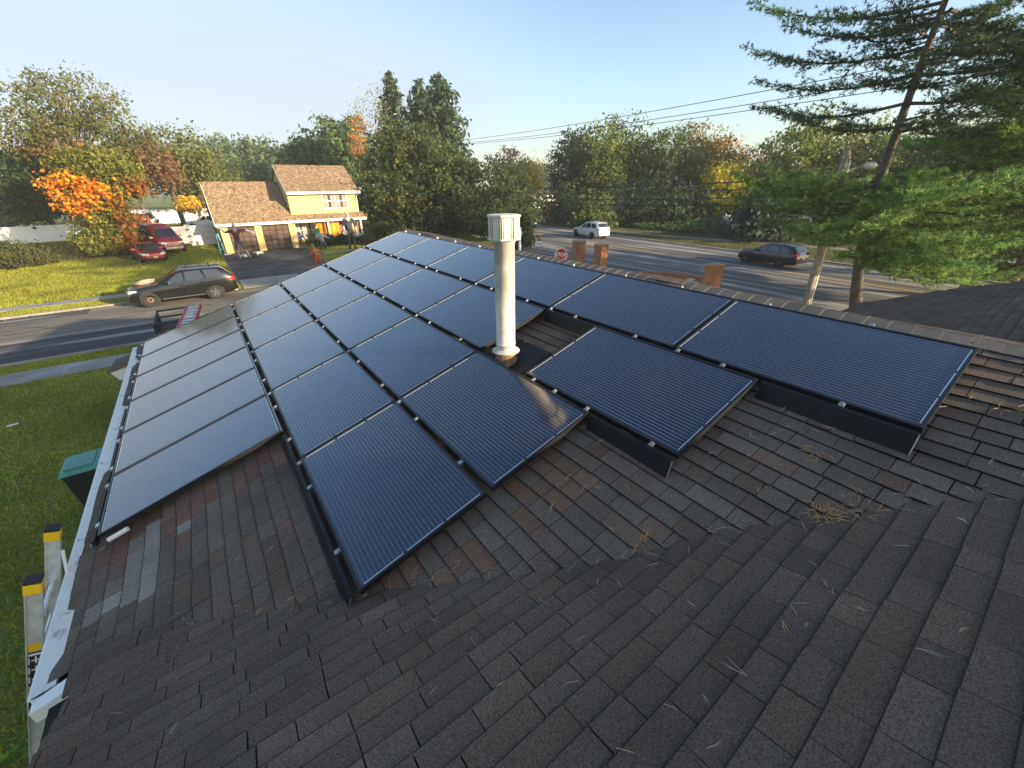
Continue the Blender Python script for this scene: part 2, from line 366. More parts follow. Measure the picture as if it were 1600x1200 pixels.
def shingles(P, a0, a1, b0, b1, expo, keep, tone, wmin, wmax, h0, rise=.012, wave=1.0):
    """P(a, b, h) maps to the world; returns wedge tabs (8 points, tone)"""
    out = []; k = 0; bb = b0
    while bb < b1:
        a = a0 - random.uniform(0, wmax); thick_prev = 0
        while a < a1:
            w = random.uniform(wmin, wmax); ac, bc = a + w / 2, bb + expo / 2
            if keep(ac, bc):
                t = rise + random.choice((0, 0, .0035)) + random.uniform(-.001, .001)
                g_ = random.choice((.0018, .0026, .0036)); lo = bb + random.uniform(-.003, .003)
                x0, x1 = a + g_, a + w - g_; up = bb + expo + .012
                f = lambda aa, b2, h: P(aa, b2, h0 + h + wave * wav(aa, b2))
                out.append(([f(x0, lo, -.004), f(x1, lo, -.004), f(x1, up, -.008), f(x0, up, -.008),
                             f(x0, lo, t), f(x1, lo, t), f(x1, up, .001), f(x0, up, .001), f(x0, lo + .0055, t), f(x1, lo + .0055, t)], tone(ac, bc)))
            a += w
        bb += expo; k += 1
    return out
def vline(x): return -7.62 - (x + 1.27) * .768                                   # the valley between the two slopes
GREY, RED, PALE, DARK = (.170, .130, .096), (.172, .096, .068), (.30, .26, .215), (.125, .097, .073)
def nz2(x, y): return .5 + .25 * (math.sin(1.7 * x + 2.3 * y) + math.sin(3.1 * x - 1.9 * y + 2))
def tone_main(u, v):
    t = random.random(); c = lerp3(GREY, DARK, random.random() * .75)
    if t < .22 + .12 * nz2(u, v): c = lerp3(c, RED, random.uniform(.25, .8))
    # lichen-pale, washed area by the gutter and rusty tabs just below the panels
    d = math.hypot((u - 6.85) / .62, (v + 1.40) / .42)
    if d < 1 and random.random() < 1.1 - d: c = lerp3(c, PALE, random.uniform(.45, .95))
    if u > 6.3 and -1.7 < v < 0 and u < 6.62 and random.random() < .7: c = lerp3(c, (.20, .095, .062), .7)
    if v < 3.2 and 8.6 < u - .0 < 9.1 and v > 0 and random.random() < .5: c = lerp3(c, (.22, .11, .062), .6)
    k = random.uniform(.85, 1.15); return tuple(x * k for x in c)
def tone_cross(x, s):
    c = lerp3((.150, .108, .078), (.116, .084, .061), random.random())
    if random.random() < .16: c = lerp3(c, (.155, .096, .066), random.uniform(.2, .7))
    k = random.uniform(.88, 1.12); return tuple(v * k for v in c)
def keep_main(u, v):
    p = rp(u, v, HS); return p.y > vline(p.x) - .35
def keep_cross(x, s):
    p = cp(x, s); return (p.x > XR) or (p.y < vline(p.x) + .30)
T = shingles(rp, U0 + .02, 11.6, V_EAVE, V_RIDGE - .05, .130, keep_main, tone_main, .13, .30, HS, .0105)
T2 = shingles(cp, XC0 + .0, XC1 - .02, 0.0, 4.9, .131, keep_cross, tone_cross, .15, .36, 0.0, .0145, 1.2)
LIP_SHADE = (.034, .030, .026); CORE = (.012, .011, .010)                                                        # first: gap shadow painted on each tab lip; second: cut asphalt edge
def trim(tab, xmin):                                                             # cut tabs off at the rake edge
    return ([Vector((max(p.x, xmin), p.y, p.z)) for p in tab[0]], tab[1])
T2 = [trim(t, XC0 - .02) for t in T2]
def pix_area(tab):
    P = []
    for p in tab[0][4:8]:
        d = p - CAM; z = d.dot(C_F)
        if z < .2: return 0
        P.append((800 + FPX * d.dot(C_R) / z, 600 + FPX * d.dot(C_D) / z))
    cx = sum(p[0] for p in P) / 4; cy = sum(p[1] for p in P) / 4
    if not (0 < cx < 1600 and 0 < cy < 1200): return 0
    return abs(sum(P[i][0] * P[(i + 1) % 4][1] - P[(i + 1) % 4][0] * P[i][1] for i in range(4))) / 2
ALL = [(pix_area(t), t, r) for t, r in [(t, roof_main) for t in T] + [(t, roof_cross) for t in T2]]
ALL.sort(key=lambda q: -q[0])
HF = [(0, 3, 2, 1), (8, 9, 6, 7), (0, 1, 5, 4), (1, 2, 6, 9, 5), (3, 0, 4, 8, 7), (4, 5, 9, 8)]    # last: tab lip, the shadow between courses put into its colour
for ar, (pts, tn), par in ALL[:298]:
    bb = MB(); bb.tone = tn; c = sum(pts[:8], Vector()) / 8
    bb.mesh([p - c for p in pts], HF); bb.t[2] = CORE; bb.t[5] = LIP_SHADE; o = bb.build('shingle', M_shing, par); o.location = c
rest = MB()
for ar, (pts, tn), par in ALL[298:]: rest.tone = tn; rest.mesh(pts, HF); rest.t[-4] = CORE; rest.t[-1] = LIP_SHADE
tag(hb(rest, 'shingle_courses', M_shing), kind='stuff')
# ridge: black vent strip under folded cap shingles
b = MB()
for s in (1, -1):
    def rr(u, d, h): p = rp(u, V_RIDGE - d, HS + h); return p if s > 0 else mirror(p)
    b.hexa([rr(U0, .15, .002), rr(11.9, .15, .002), rr(11.9, .004, .002), rr(U0, .004, .002), rr(U0, .15, .014), rr(11.9, .15, .014), rr(11.9, .004, .014), rr(U0, .004, .014)])
hb(b, 'ridge_vent', mat('ridge_vent_black', (.006, .006, .006), .9), house)
k = U0
M_cap = tone_mat('cap_shingle', .92, grain=1, gscale=190, gvar=.55, stain=.2, sscale=4, bump=.9, spec=.2)
while k < 11.9:
    bb = MB(); bb.tone = lerp3((.20, .165, .13), (.13, .12, .105), random.random()); w = .163
    for s in (1, -1):
        def rr(u, d, h): p = rp(u, V_RIDGE - d, HS + h); return p if s > 0 else mirror(p)
        bb.hexa([rr(k, .135, .015), rr(k + w + .02, .135, .015), rr(k + w + .02, .002, .015), rr(k, .002, .015),
                 rr(k, .135, .019), rr(k + w + .02, .135, .026), rr(k + w + .02, .002, .028), rr(k, .002, .021)])
    o = bb.build('ridge_cap', M_cap, house); o.location = -house.location; k += w
# gutter with its guard, fascia and the wing's trim
gx0, gx1 = rp(0, V_EAVE + .015, HS).x, rp(0, V_EAVE, HS).x - .082; gz = rp(0, V_EAVE, HS).z - .012
b = MB(); ya, yb = .40, -7.60
b.box(gx1, gx1 + .008, yb, ya, gz - .125, gz + .008); b.box(gx1 + .008, gx0, yb, ya, gz - .125, gz - .118); b.box(gx1 - .012, gx1, yb, ya, gz - .012, gz + .008)
b.box(gx0, gx0 + .02, yb, ya, gz - .16, gz - .022); b.box(gx1, gx0, yb - .006, yb, gz - .125, gz - .002)
gut = hb(b, 'gutter', M_white)
def guard_mat():
    M = bpy.data.materials.new('gutter_guard'); M.use_nodes = True; nt = M.node_tree; bs = nt.nodes['Principled BSDF']
    bs.inputs['Roughness'].default_value = .4
    g_ = N(nt, 'ShaderNodeNewGeometry'); w1 = N(nt, 'ShaderNodeTexWave'); w1.bands_direction = 'Y'; w1.inputs['Scale'].default_value = 16; w1.inputs['Distortion'].default_value = 0
    nt.links.new(g_.outputs['Position'], w1.inputs['Vector'])
    n_ = N(nt, 'ShaderNodeTexNoise'); n_.inputs['Scale'].default_value = 9; n_.inputs['Detail'].default_value = 6; nt.links.new(g_.outputs['Position'], n_.inputs['Vector'])
    f = MATH(nt, 'ADD', MR(nt, w1.outputs['Fac'], .55, .8, 0, .55), MR(nt, n_.outputs['Fac'], .56, .7, 0, .6), True)
    mx = N(nt, 'ShaderNodeMixRGB'); mx.inputs['Color1'].default_value = (.88, .82, .73, 1); mx.inputs['Color2'].default_value = (.24, .22, .20, 1)
    nt.links.new(f, mx.inputs['Fac']); nt.links.new(mx.outputs['Color'], bs.inputs['Base Color']); return M
M_guard = guard_mat(); y = ya
while y > yb + .1:
    bb = MB(); y2 = max(y - .91, yb); t = random.uniform(-.004, .006); e = random.uniform(.02, .07)
    bb.hexa([(gx1 + .004, y2 + .006, gz + .002), (gx0 + e, y2 + .006, gz + .024 + t), (gx0 + e, y - .006, gz + .024), (gx1 + .004, y - .006, gz + .002),
             (gx1 + .004, y2 + .006, gz + .008), (gx0 + e, y2 + .006, gz + .030 + t), (gx0 + e, y - .006, gz + .030), (gx1 + .004, y - .006, gz + .008)])
    hb(bb, 'guard_panel', M_guard); y = y2
b = MB()
b.hexa([(gx1 + .01, -7.70, gz - .11), (-1.50, -7.74, gz + .02), (-1.50, -7.61, gz + .02), (gx1 + .01, -7.608, gz - .11), (gx1 + .01, -7.70, gz - .01), (-1.50, -7.74, gz + .12), (-1.50, -7.61, gz + .12), (gx1 + .01, -7.608, gz - .01)])
hb(b, 'fascia_return', M_white)
b = MB(); f = lambda x, s, h: cp(x, s, h)
b.hexa([f(XC0 + .01, -.012, -.17), f(XC1, -.012, -.17), f(XC1, .01, -.17), f(XC0 + .01, .01, -.17), f(XC0 + .01, -.012, -.045), f(XC1, -.012, -.045), f(XC1, .01, -.045), f(XC0 + .01, .01, -.045)])
b.hexa([f(XC0 + .012, .012, -.20), f(XC0 + .04, .012, -.20), f(XC0 + .04, SC, -.20), f(XC0 + .012, SC, -.20), f(XC0 + .012, .012, -.045), f(XC0 + .04, .012, -.045), f(XC0 + .04, SC, -.045), f(XC0 + .012, SC, -.045)])
b.hexa([f(XC1 - .04, .012, -.20), f(XC1 - .012, .012, -.20), f(XC1 - .012, SC, -.20), f(XC1 - .04, SC, -.20), f(XC1 - .04, .012, -.045), f(XC1 - .012, .012, -.045), f(XC1 - .012, SC, -.045), f(XC1 - .04, SC, -.045)])
hb(b, 'rake_board', M_white)
b = MB()
b.box(-1.25, 10.0, -8.2, 0.0, 0, 2.80); b.box(-1.22, 12.5, -19.0, -8.21, 0, 2.95)
b.mesh([(-1.25, 0, 2.80), (10.0, 0, 2.80), (XR, 0, ZR - .06), (-1.25, -.15, 2.80), (10.0, -.15, 2.80), (XR, -.15, ZR - .06)], [(0, 1, 2), (3, 5, 4), (0, 2, 5, 3), (1, 4, 5, 2)])
b.mesh([(-1.22, -8.3, 2.95), (-1.22, -18.9, 2.95), (-1.22, yr, zr - .1), (-1.05, -8.3, 2.95), (-1.05, -18.9, 2.95), (-1.05, yr, zr - .1)], [(0, 1, 2), (3, 5, 4), (0, 2, 5, 3), (1, 4, 5, 2)])
hb(b, 'wall', M_cream)
# eave return at the street corner of the roof
b = MB(); P = [aty(173, 583, -.15), aty(212, 565, -.15), aty(212, 590, -.15), aty(187, 594, -.15)]
b.hexa([P[3], P[2], P[2] + Vector((0, .5, 0)), P[3] + Vector((0, .5, 0)), P[0], P[1], P[1] + Vector((0, .5, 0)), P[0] + Vector((0, .5, 0))])
hb(b, 'eave_return', M_white)
b = MB(); q0, q1 = P[0] + Vector((-.04, -.05, .012)), P[1] + Vector((.1, -.05, .012)); bk = Vector((.06, .75, .0))
b.hexa([q0, q1, q1 + bk, q0 + bk, q0 + Vector((0, 0, .03)), q1 + Vector((0, 0, .03)), q1 + bk + Vector((0, 0, .03)), q0 + bk + Vector((0, 0, .03))])
b.tone = DARK; b.t = [DARK] * len(b.t)
hb(b, 'eave_return_roof', M_shing)
# ================================================================ solar panels
def panel_mat():
    M = bpy.data.materials.new('solar_glass'); M.use_nodes = True; nt = M.node_tree; b = nt.nodes['Principled BSDF']
    uv = N(nt, 'ShaderNodeUVMap'); sp = N(nt, 'ShaderNodeSeparateXYZ'); nt.links.new(uv.outputs[0], sp.inputs[0])
    def comb(src, n, w):                                                          # 1 on thin lines, n per panel
        f = MATH(nt, 'FRACT', MATH(nt, 'MULTIPLY', src, n)); return MATH(nt, 'LESS_THAN', MATH(nt, 'ABSOLUTE', MATH(nt, 'SUBTRACT', f, .5)), w)
    def edge(src, n, w):
        f = MATH(nt, 'FRACT', MATH(nt, 'MULTIPLY', src, n)); return MATH(nt, 'GREATER_THAN', MATH(nt, 'ABSOLUTE', MATH(nt, 'SUBTRACT', f, .5)), w)
    def inside(src, lo, hi): return MATH(nt, 'MULTIPLY', MATH(nt, 'GREATER_THAN', src, lo), MATH(nt, 'LESS_THAN', src, hi))
    ins = MATH(nt, 'MULTIPLY', inside(sp.outputs[0], 0, 1), inside(sp.outputs[1], 0, 1))
    bus = MATH(nt, 'MULTIPLY', comb(sp.outputs[1], 30, .024), ins)
    gap = MATH(nt, 'MULTIPLY', MATH(nt, 'MAXIMUM', edge(sp.outputs[1], 6, .494), edge(sp.outputs[0], 10, .494)), ins)
    geo = N(nt, 'ShaderNodeNewGeometry'); n1 = N(nt, 'ShaderNodeTexNoise'); n1.inputs['Scale'].default_value = 2.2; n1.inputs['Detail'].default_value = 8; n1.inputs['Roughness'].default_value = .7
    nt.links.new(geo.outputs['Position'], n1.inputs['Vector'])
    n2 = N(nt, 'ShaderNodeTexNoise'); n2.inputs['Scale'].default_value = 45; n2.inputs['Detail'].default_value = 4; nt.links.new(geo.outputs['Position'], n2.inputs['Vector'])
    n3 = N(nt, 'ShaderNodeTexNoise'); n3.inputs['Scale'].default_value = 900; nt.links.new(geo.outputs['Position'], n3.inputs['Vector'])
    def mixc(f, a, bcol):
        mx = N(nt, 'ShaderNodeMixRGB')
        if isinstance(f, float): mx.inputs['Fac'].default_value = f
        else: nt.links.new(f, mx.inputs['Fac'])
        for k, c in ((1, a), (2, bcol)):
            if isinstance(c, tuple): mx.inputs[k].default_value = c + (1,)
            else: nt.links.new(c, mx.inputs[k])
        return mx.outputs[0]
    oi = N(nt, 'ShaderNodeObjectInfo')
    cell = mixc(MR(nt, n3.outputs['Fac'], .35, .65), (.007, .012, .033), (.014, .023, .052))
    cell = mixc(MATH(nt, 'MULTIPLY', oi.outputs['Random'], .35), cell, (.018, .024, .040))
    cell = mixc(ins, (.010, .011, .015), cell)
    cell = mixc(gap, cell, (.010, .013, .022))
    cell = mixc(bus, cell, (.36, .38, .42))
    dust = MATH(nt, 'MULTIPLY', MR(nt, n1.outputs['Fac'], .42, .72, .003, .035), MR(nt, n2.outputs['Fac'], .3, .7, .6, 1.3))
    col = mixc(dust, cell, (.27, .28, .29))
    nt.links.new(col, b.inputs['Base Color'])
    nt.links.new(MR(nt, n1.outputs['Fac'], .35, .7, .07, .17), b.inputs['Roughness'])
    b.inputs['IOR'].default_value = 1.5; b.inputs['Specular IOR Level'].default_value = .55; b.inputs['Coat Weight'].default_value = .65; b.inputs['Coat Roughness'].default_value = .06
    return M
M_pv = panel_mat()
M_frame = mat('anodised_black', (.018, .019, .021), .38, .3, var=.2, scale=6)
M_silver = mat('mill_aluminium', (.42, .42, .41), .4, .85, var=.15, scale=12)
M_rib = mat('tinned_ribbon', (.70, .72, .72), .35, .3, var=.06)
WPV = 1.012
def make_panel(LP, WP):
    """panel lying in its own frame: x long side, y short side, z out of the glass"""
    e = empty('solar_panel'); fw, fh = .016, .042
    b = MB(); b.box(0, LP, 0, fw, -fh, 0); b.box(0, LP, WP - fw, WP, -fh, 0); b.box(0, fw, fw, WP - fw, -fh, 0); b.box(LP - fw, LP, fw, WP - fw, -fh, 0)
    b.build('frame', M_frame, e)
    b = MB(); mx, my = .034, .028
    pts = [(fw, fw), (LP - fw, fw), (LP - fw, WP - fw), (fw, WP - fw)]
    b.poly([(x, y, -.006) for x, y in pts]); b.uv = [((x - mx) / (LP - 2 * mx), (y - my) / (WP - 2 * my)) for x, y in pts]
    me = bpy.data.meshes.new('glass'); me.from_pydata(b.v, [], b.f); l = me.uv_layers.new(name='UVMap'); l.data.foreach_set('uv', np.array(b.uv, np.float32).ravel())
    me.materials.append(M_pv); o = bpy.data.objects.new('glass', me); COL.objects.link(o); o.parent = e
    cw = (WP - 2 * my) / 3
    for x in (mx - .010, LP - mx + .004):
        b = MB()
        for k in range(3):
            b.box(x, x + .006, my + k * cw + .014, my + (k + 1) * cw - .014, -.0055, -.004)
        b.build('ribbon', M_rib, e)
    return e
def add_clamps(e, xs, WP, ys=(-.024,)):
    for x in xs:
        for y in ys:
            b = MB(); b.box(x - .018, x + .018, y - .020, y + .020, -.008, .001); b.box(x - .012, x + .012, y - .005, y + .005, .001, .007)
            b.box(x - .007, x + .007, y + .007, y + .016, .0012, .010); b.box(x - .014, x + .014, y - .016, y + .016, -.10, -.009)
            b.build('clamp', M_silver, e)
def skirt(e, x0, x1, WP, name='skirt'):
    b = MB(); y0 = -.062
    b.hexa([(x0, y0 - .075, -.122), (x1, y0 - .075, -.122), (x1, y0 - .069, -.120), (x0, y0 - .069, -.120), (x0, y0 - .004, -.006), (x1, y0 - .004, -.006), (x1, y0 + .004, -.006), (x0, y0 + .004, -.006)])
    b.box(x0, x1, y0 + .0045, y0 + .022, -.020, -.007)
    b.build(name, M_black, e)
    b = MB(); b.hexa([(x1 + .001, y0 - .075, -.122), (x1 + .006, y0 - .075, -.122), (x1 + .006, y0 - .066, -.122), (x1 + .001, y0 - .066, -.122), (x1 + .001, y0 - .006, -.007), (x1 + .006, y0 - .006, -.007), (x1 + .006, y0 + .002, -.007), (x1 + .001, y0 + .002, -.007)])
    b.build('skirt_end', M_silver, e)
RM = Matrix(((0, CA, -SA), (-1, 0, 0), (0, SA, CA))).to_4x4()
def put_land(e, u, v):
    e.matrix_world = Matrix.Translation(rp(u, v)) @ RM
RMP = Matrix(((CA, 0, -SA), (0, 1, 0), (SA, 0, CA))).to_4x4()          # x up the slope, y away from the camera
def put_port(e, u, v): e.matrix_world = Matrix.Translation(rp(u, v)) @ RMP
LPI, WPI = 1.74, 1.0594
ORD = ['first', 'second', 'third', 'fourth', 'fifth', 'sixth']
ROWN = {1: 'second row up from the gutter', 2: 'middle row of the roof', 3: 'row with the vent pipe', 4: 'top row along the ridge'}
def panel_label(e, s, g): tag(e, s, 'solar panel', g)
proto = make_panel(1.722, WPV)
first = True
for row in (1, 2, 3, 4):
    n = {1: 5, 2: 5, 3: 4, 4: 6}[row]
    for k in range(n):
        if first: add_clamps(proto, (.05, .47, 1.31), WPV, (-.024,)); e = proto; first = False
        else: e = copy_tree(proto)
        put_land(e, k * LPI + .009, (row - 1) * WPI + .024 + (0 if row > 1 else .004))
        where = 'at the street end' if k == 0 else ('at the camera end' if k == n - 1 and row != 3 else ORD[k] + ' from the street end')
        if row == 3 and k == 3: where = 'bordering the gap on its street side'
        panel_label(e, 'solar panel in the %s, %s' % (ROWN[row], where), 'solar panels on the roof')
        if row == 1 and k == 3: skirt(e, 1.16, 1.735, WPV)
        if row == 1 and k == 4: skirt(e, -.004, 1.722, WPV)
        if row == 4 and k == 4: skirt(e, .02, .80, WPV)
        if row == 4 and k == 5: skirt(e, .80, 1.722, WPV)
        if row == 4: add_clamps(e, (.3, 1.1), WPV, (WPV + .02,))
e = make_panel(1.695, WPV); put_land(e, 7.785, 2 * WPI + .024); add_clamps(e, (.16, .46, .86, 1.5), WPV); skirt(e, .93, 1.695, WPV)
panel_label(e, 'lone black solar panel on the camera side of the vent pipe gap', 'solar panels on the roof')
pp = make_panel(1.682, 1.034)
for y in (.18, .86):
    b = MB(); b.box(-.035, -.004, y - .028, y + .028, -.03, .004); b.box(-.032, -.008, y - .018, y + .018, -.10, -.03); b.build('clamp', M_silver, pp)
b = MB(); b.box(1.683, 1.690, .0, 1.034, -.03, .002); b.build('edge_trim', M_silver, pp)
b = MB(); b.box(-.075, -.045, -.004, 1.030, -.085, -.03); b.build('rail', M_black, pp)
for k in range(6):
    e = pp if k == 0 else copy_tree(pp)
    put_port(e, (k + 1) * 1.0496 - .008, -1.716)
    where = 'at the street end' if k == 0 else ('nearest the ladder' if k == 5 else ORD[k] + ' from the street end')
    panel_label(e, 'solar panel in the lowest row beside the gutter, ' + where, 'solar panels on the roof')
# small fittings at the lowest corner of the array
e = empty('wire_bracket', rp(6.30, -1.80, HS)); tag(e, 'small silver bracket with white conduit end at the lowest corner of the panels', 'bracket')
def wb(b, name, m, parent, **k):
    o = b.build(name, m, parent, **k); o.location = -parent.location; return o
def rbox(b, u0, u1, v0, v1, h0, h1):
    b.hexa([rp(u0, v0, h0), rp(u1, v0, h0), rp(u1, v1, h0), rp(u0, v1, h0), rp(u0, v0, h1), rp(u1, v0, h1), rp(u1, v1, h1), rp(u0, v1, h1)])
b = MB(); b.tube([rp(6.36, -1.66, -.055), rp(6.36, -1.50, -.055)], .022, 10); wb(b, 'conduit', M_white, e)
b = MB(); rbox(b, 6.33, 6.37, -1.775, -1.77, HS + .02, -.02); rbox(b, 6.33, 6.37, -1.77, -1.72, HS + .02, HS + .026); wb(b, 'plate', M_silver, e)

# ================================================================ vent pipe
M_galv = mat('aged_vent_metal', (.58, .54, .45), .5, .15, var=.22, scale=7, bump=.12, bscale=60)
M_rust = mat('rusty_metal', (.22, .13, .07), .8, .1, var=.5, scale=14)
PB = Vector((2.179, -7.278, 4.225))
pipe = empty('vent_pipe', PB); tag(pipe, 'tall weathered cream metal vent pipe with louvred cap standing in the panel gap', 'vent pipe')
b = MB(); b.lathe([(.099, .12), (.101, .2), (.101, .222), (.104, .224), (.104, .232), (.101, .234), (.101, 1.26), (.108, 1.262), (.108, 1.30), (.03, 1.30)], 40); b.build('pipe', M_galv, pipe, smooth=False)
for p in pipe.children[0].data.polygons: p.use_smooth = True
b = MB(); b.lathe([(.10, .150), (.145, .142), (.148, .148), (.148, .152), (.10, .175)], 36); b.build('storm_collar', M_galv, pipe)
b = MB(); b.lathe([(.112, .155), (.118, .06), (.15, -.01), (.18, -.07)], 32); b.build('boot', M_rust, pipe, smooth=True)
b = MB(); b.lathe([(.0, 1.288), (.158, 1.288), (.162, 1.296), (.158, 1.304), (.0, 1.304)], 8); b.build('cap_base', M_galv, pipe); b = MB(); b.lathe([(.0, 1.50), (.160, 1.492), (.164, 1.50), (.158, 1.512), (.0, 1.522)], 8); b.build('cap_plate', M_galv, pipe)
b = MB(); b.lathe([(.085, 1.30), (.085, 1.50)], 20); b.build('core', mat('vent_dark', (.03, .028, .025), .9), pipe)
for k in range(8):
    a = 2 * math.pi * (k + .5) / 8; d = Vector((math.cos(a), math.sin(a), 0)); t = Vector((-d.y, d.x, 0)); r = .140
    b = MB()
    for off, w in ((0, .070), (.046, .010), (-.046, .010)):
        c = d * r + t * off
        b.hexa([c - t * w / 2 - d * .002 + Vector((0, 0, 1.304)), c + t * w / 2 - d * .002 + Vector((0, 0, 1.304)), c + t * w / 2 + d * .002 + Vector((0, 0, 1.304)), c - t * w / 2 + d * .002 + Vector((0, 0, 1.304)),
                c - t * w / 2 - d * .002 + Vector((0, 0, 1.494)), c + t * w / 2 - d * .002 + Vector((0, 0, 1.494)), c + t * w / 2 + d * .002 + Vector((0, 0, 1.494)), c - t * w / 2 + d * .002 + Vector((0, 0, 1.494))])
    b.build('louvre', M_galv, pipe)
b = MB(); rbox(b, 7.08, 7.62, 2.10, 2.62, HS + .014, HS + .020); o = b.build('flashing', M_black, pipe); o.location = -PB

# ================================================================ ladder at the gutter
M_alu = mat('ladder_aluminium', (.68, .68, .66), .4, .45, var=.2, scale=8, bump=.1)
M_yellow = mat('yellow_plastic', (.82, .50, .012), .45, var=.1)
M_rub = mat('black_rubber', (.016, .016, .017), .7)
lad = empty("ladder", (-3.06, -6.6, 0)); tag(lad, 'aluminium ladder with yellow and black end caps leaning on the white gutter', 'ladder')
LT, LB = Vector((-1.870, 0, 3.34)), Vector((-3.06, 0, 0.0)); ld = (LT - LB).normalized(); lx = Vector((ld.z, 0, -ld.x))
for y in (-6.92, -6.30):
    b = MB(); p0, p1 = LB + Vector((0, y, 0)), LT + Vector((0, y, 0)); hy = Vector((0, .018, 0))
    def web(o0, o1, d0, d1, b=b, p0=p0, p1=p1):
        b.hexa([p0 + lx * o0 + Vector((0, d0, 0)), p0 + lx * o1 + Vector((0, d0, 0)), p0 + lx * o1 + Vector((0, d1, 0)), p0 + lx * o0 + Vector((0, d1, 0)),
                p1 + lx * o0 + Vector((0, d0, 0)), p1 + lx * o1 + Vector((0, d0, 0)), p1 + lx * o1 + Vector((0, d1, 0)), p1 + lx * o0 + Vector((0, d1, 0))])
    web(-.038, .038, -.012, .012); web(-.045, -.038, -.03, .03); web(.038, .045, -.03, .03)
    rail = wb(b, 'rail', M_alu, lad)
    b = MB(); q0, q1 = p1 - ld * .02, p1 + ld * .075
    for a0, a1, w, m, nm in ((q0, p1 + ld * .070, .049, M_yellow, 'cap'), (p1 + ld * .071, p1 + ld * .108, .046, M_rub, 'cap_pad')):
        b = MB(); b.hexa([a0 - lx * w + Vector((0, -.04, 0)), a0 + lx * w + Vector((0, -.04, 0)), a0 + lx * w + Vector((0, .04, 0)), a0 - lx * w + Vector((0, .04, 0)),
                          a1 - lx * w + Vector((0, -.04, 0)), a1 + lx * w + Vector((0, -.04, 0)), a1 + lx * w + Vector((0, .04, 0)), a1 - lx * w + Vector((0, .04, 0))])
        wb(b, nm, m, lad, bevel=.008)
for k in range(10):
    c = LB + ld * (.3 + .31 * k); b = MB(); b.tube([c + Vector((0, -6.90, 0)), c + Vector((0, -6.32, 0))], .018, 8); wb(b, 'rung', M_alu, lad)
b = MB(); c = LT - ld * .12
b.tube([c + lx * .06 + Vector((0, -6.34, 0)), c - ld * .55 + lx * .16 + Vector((0, -6.5, 0)), c - ld * .75 + lx * .10 + Vector((0, -6.86, 0))], .012, 8); wb(b, 'stay', M_white, lad)
# stickers on the near rail's web: yellow warning strip, black panel with pale pictograms
def on_web(x0, x1, s0, s1, lift, b):
    p = LT + Vector((0, -6.92 - .0125 - lift, 0)); q = lambda x, s, l: p + lx * x - ld * s + Vector((0, -l, 0))
    b.hexa([q(x0, s1, 0), q(x1, s1, 0), q(x1, s1, .001), q(x0, s1, .001), q(x0, s0, 0), q(x1, s0, 0), q(x1, s0, .001), q(x0, s0, .001)])
b = MB(); on_web(-.037, .037, .50, .57, 0, b); wb(b, 'warning_strip', M_yellow, lad)
b = MB(); on_web(-.037, .037, .58, 1.15, 0, b); wb(b, 'instruction_sticker', M_rub, lad)
b = MB()
for k in range(5):
    s = .66 + .095 * k; on_web(-.036, -.028, s - .03, s + .035, .0012, b); on_web(-.02, .036, s - .004, s + .006, .0012, b); on_web(.0, .009, s - .035, s + .03, .0024, b)
on_web(-.036, .036, .595, .615, .0012, b); wb(b, 'pictogram', M_white, lad)

# ================================================================ wheelie bin
M_bin = mat('green_plastic', (.07, .29, .215), .5, var=.12, scale=5)
M_binb = mat('dark_plastic', (.012, .016, .015), .55)
bn = empty('trash_bin', (-3.25, -.22, .03)); tag(bn, 'black wheeled trash bin with green lid on the lawn below the gutter', 'trash bin')
b = MB(); b.hexa([(-.24, -.26, .06), (.24, -.26, .06), (.24, .26, .06), (-.24, .26, .06), (-.30, -.34, 1.0), (.30, -.34, 1.0), (.30, .34, 1.0), (-.30, .34, 1.0)]); b.build('body', M_binb, bn, bevel=.02)
b = MB(); b.hexa([(-.34, -.38, 1.0), (.33, -.38, 1.0), (.33, .38, 1.0), (-.34, .38, 1.0), (-.30, -.34, 1.07), (.28, -.34, 1.10), (.28, .34, 1.10), (-.30, .34, 1.07)]); lid = b.build('lid', M_bin, bn, bevel=.018)
b = MB(); b.box(-.24, .20, -.28, .28, 1.085, 1.115); b.build('lid_panel', M_bin, lid, bevel=.012)
for y in (-.27, .27): b = MB(); b.lathe([(0, -.03), (.12, -.03), (.12, .03), (0, .03)], 16, (.24, y, .12), 'y'); b.build('wheel', M_rub, bn)
b = MB(); b.tube([(.34, -.3, 1.0), (.38, -.3, 1.02), (.38, .3, 1.02), (.34, .3, 1.0)], .018, 8); b.build('handle', M_binb, bn)

# ================================================================ pine needles and litter on the roof
M_needle = tone_mat('dry_needle', .8, stain=.1)
def roof_z(x, y):
    """the higher of the two slopes at (x, y): point and normal"""
    zc = Z0C + TB * (Y0C - y)
    v = (x + HS * SA) / CA; zm = rp(0, v, HS).z
    return max(zc, zm) + .016 + .012
needles = MB()
def needle(b, x, y, a, L, col, w=.0013, lift=.0):
    dx, dy = math.cos(a) * L, math.sin(a) * L; px_, py_ = -math.sin(a) * w, math.cos(a) * w
    bend = random.uniform(-.12, .12) * L; mx, my = x + dx / 2 - math.sin(a) * bend, y + dy / 2 + math.cos(a) * bend
    b.tone = col; z0, z1, z2 = roof_z(x, y) + lift, roof_z(mx, my) + lift + .004, roof_z(x + dx, y + dy) + lift * random.random()
    b.mesh([(x + px_, y + py_, z0), (x - px_, y - py_, z0), (mx + px_, my + py_, z1), (mx - px_, my - py_, z1), (x + dx, y + dy, z2),
            (x, y, z0 + .003), (mx, my, z1 + .003)], [(0, 5, 6, 2), (5, 1, 3, 6), (2, 6, 4), (6, 3, 4)])
NC = [(.52, .38, .20), (.46, .36, .24), (.58, .42, .22), (.42, .34, .25)]
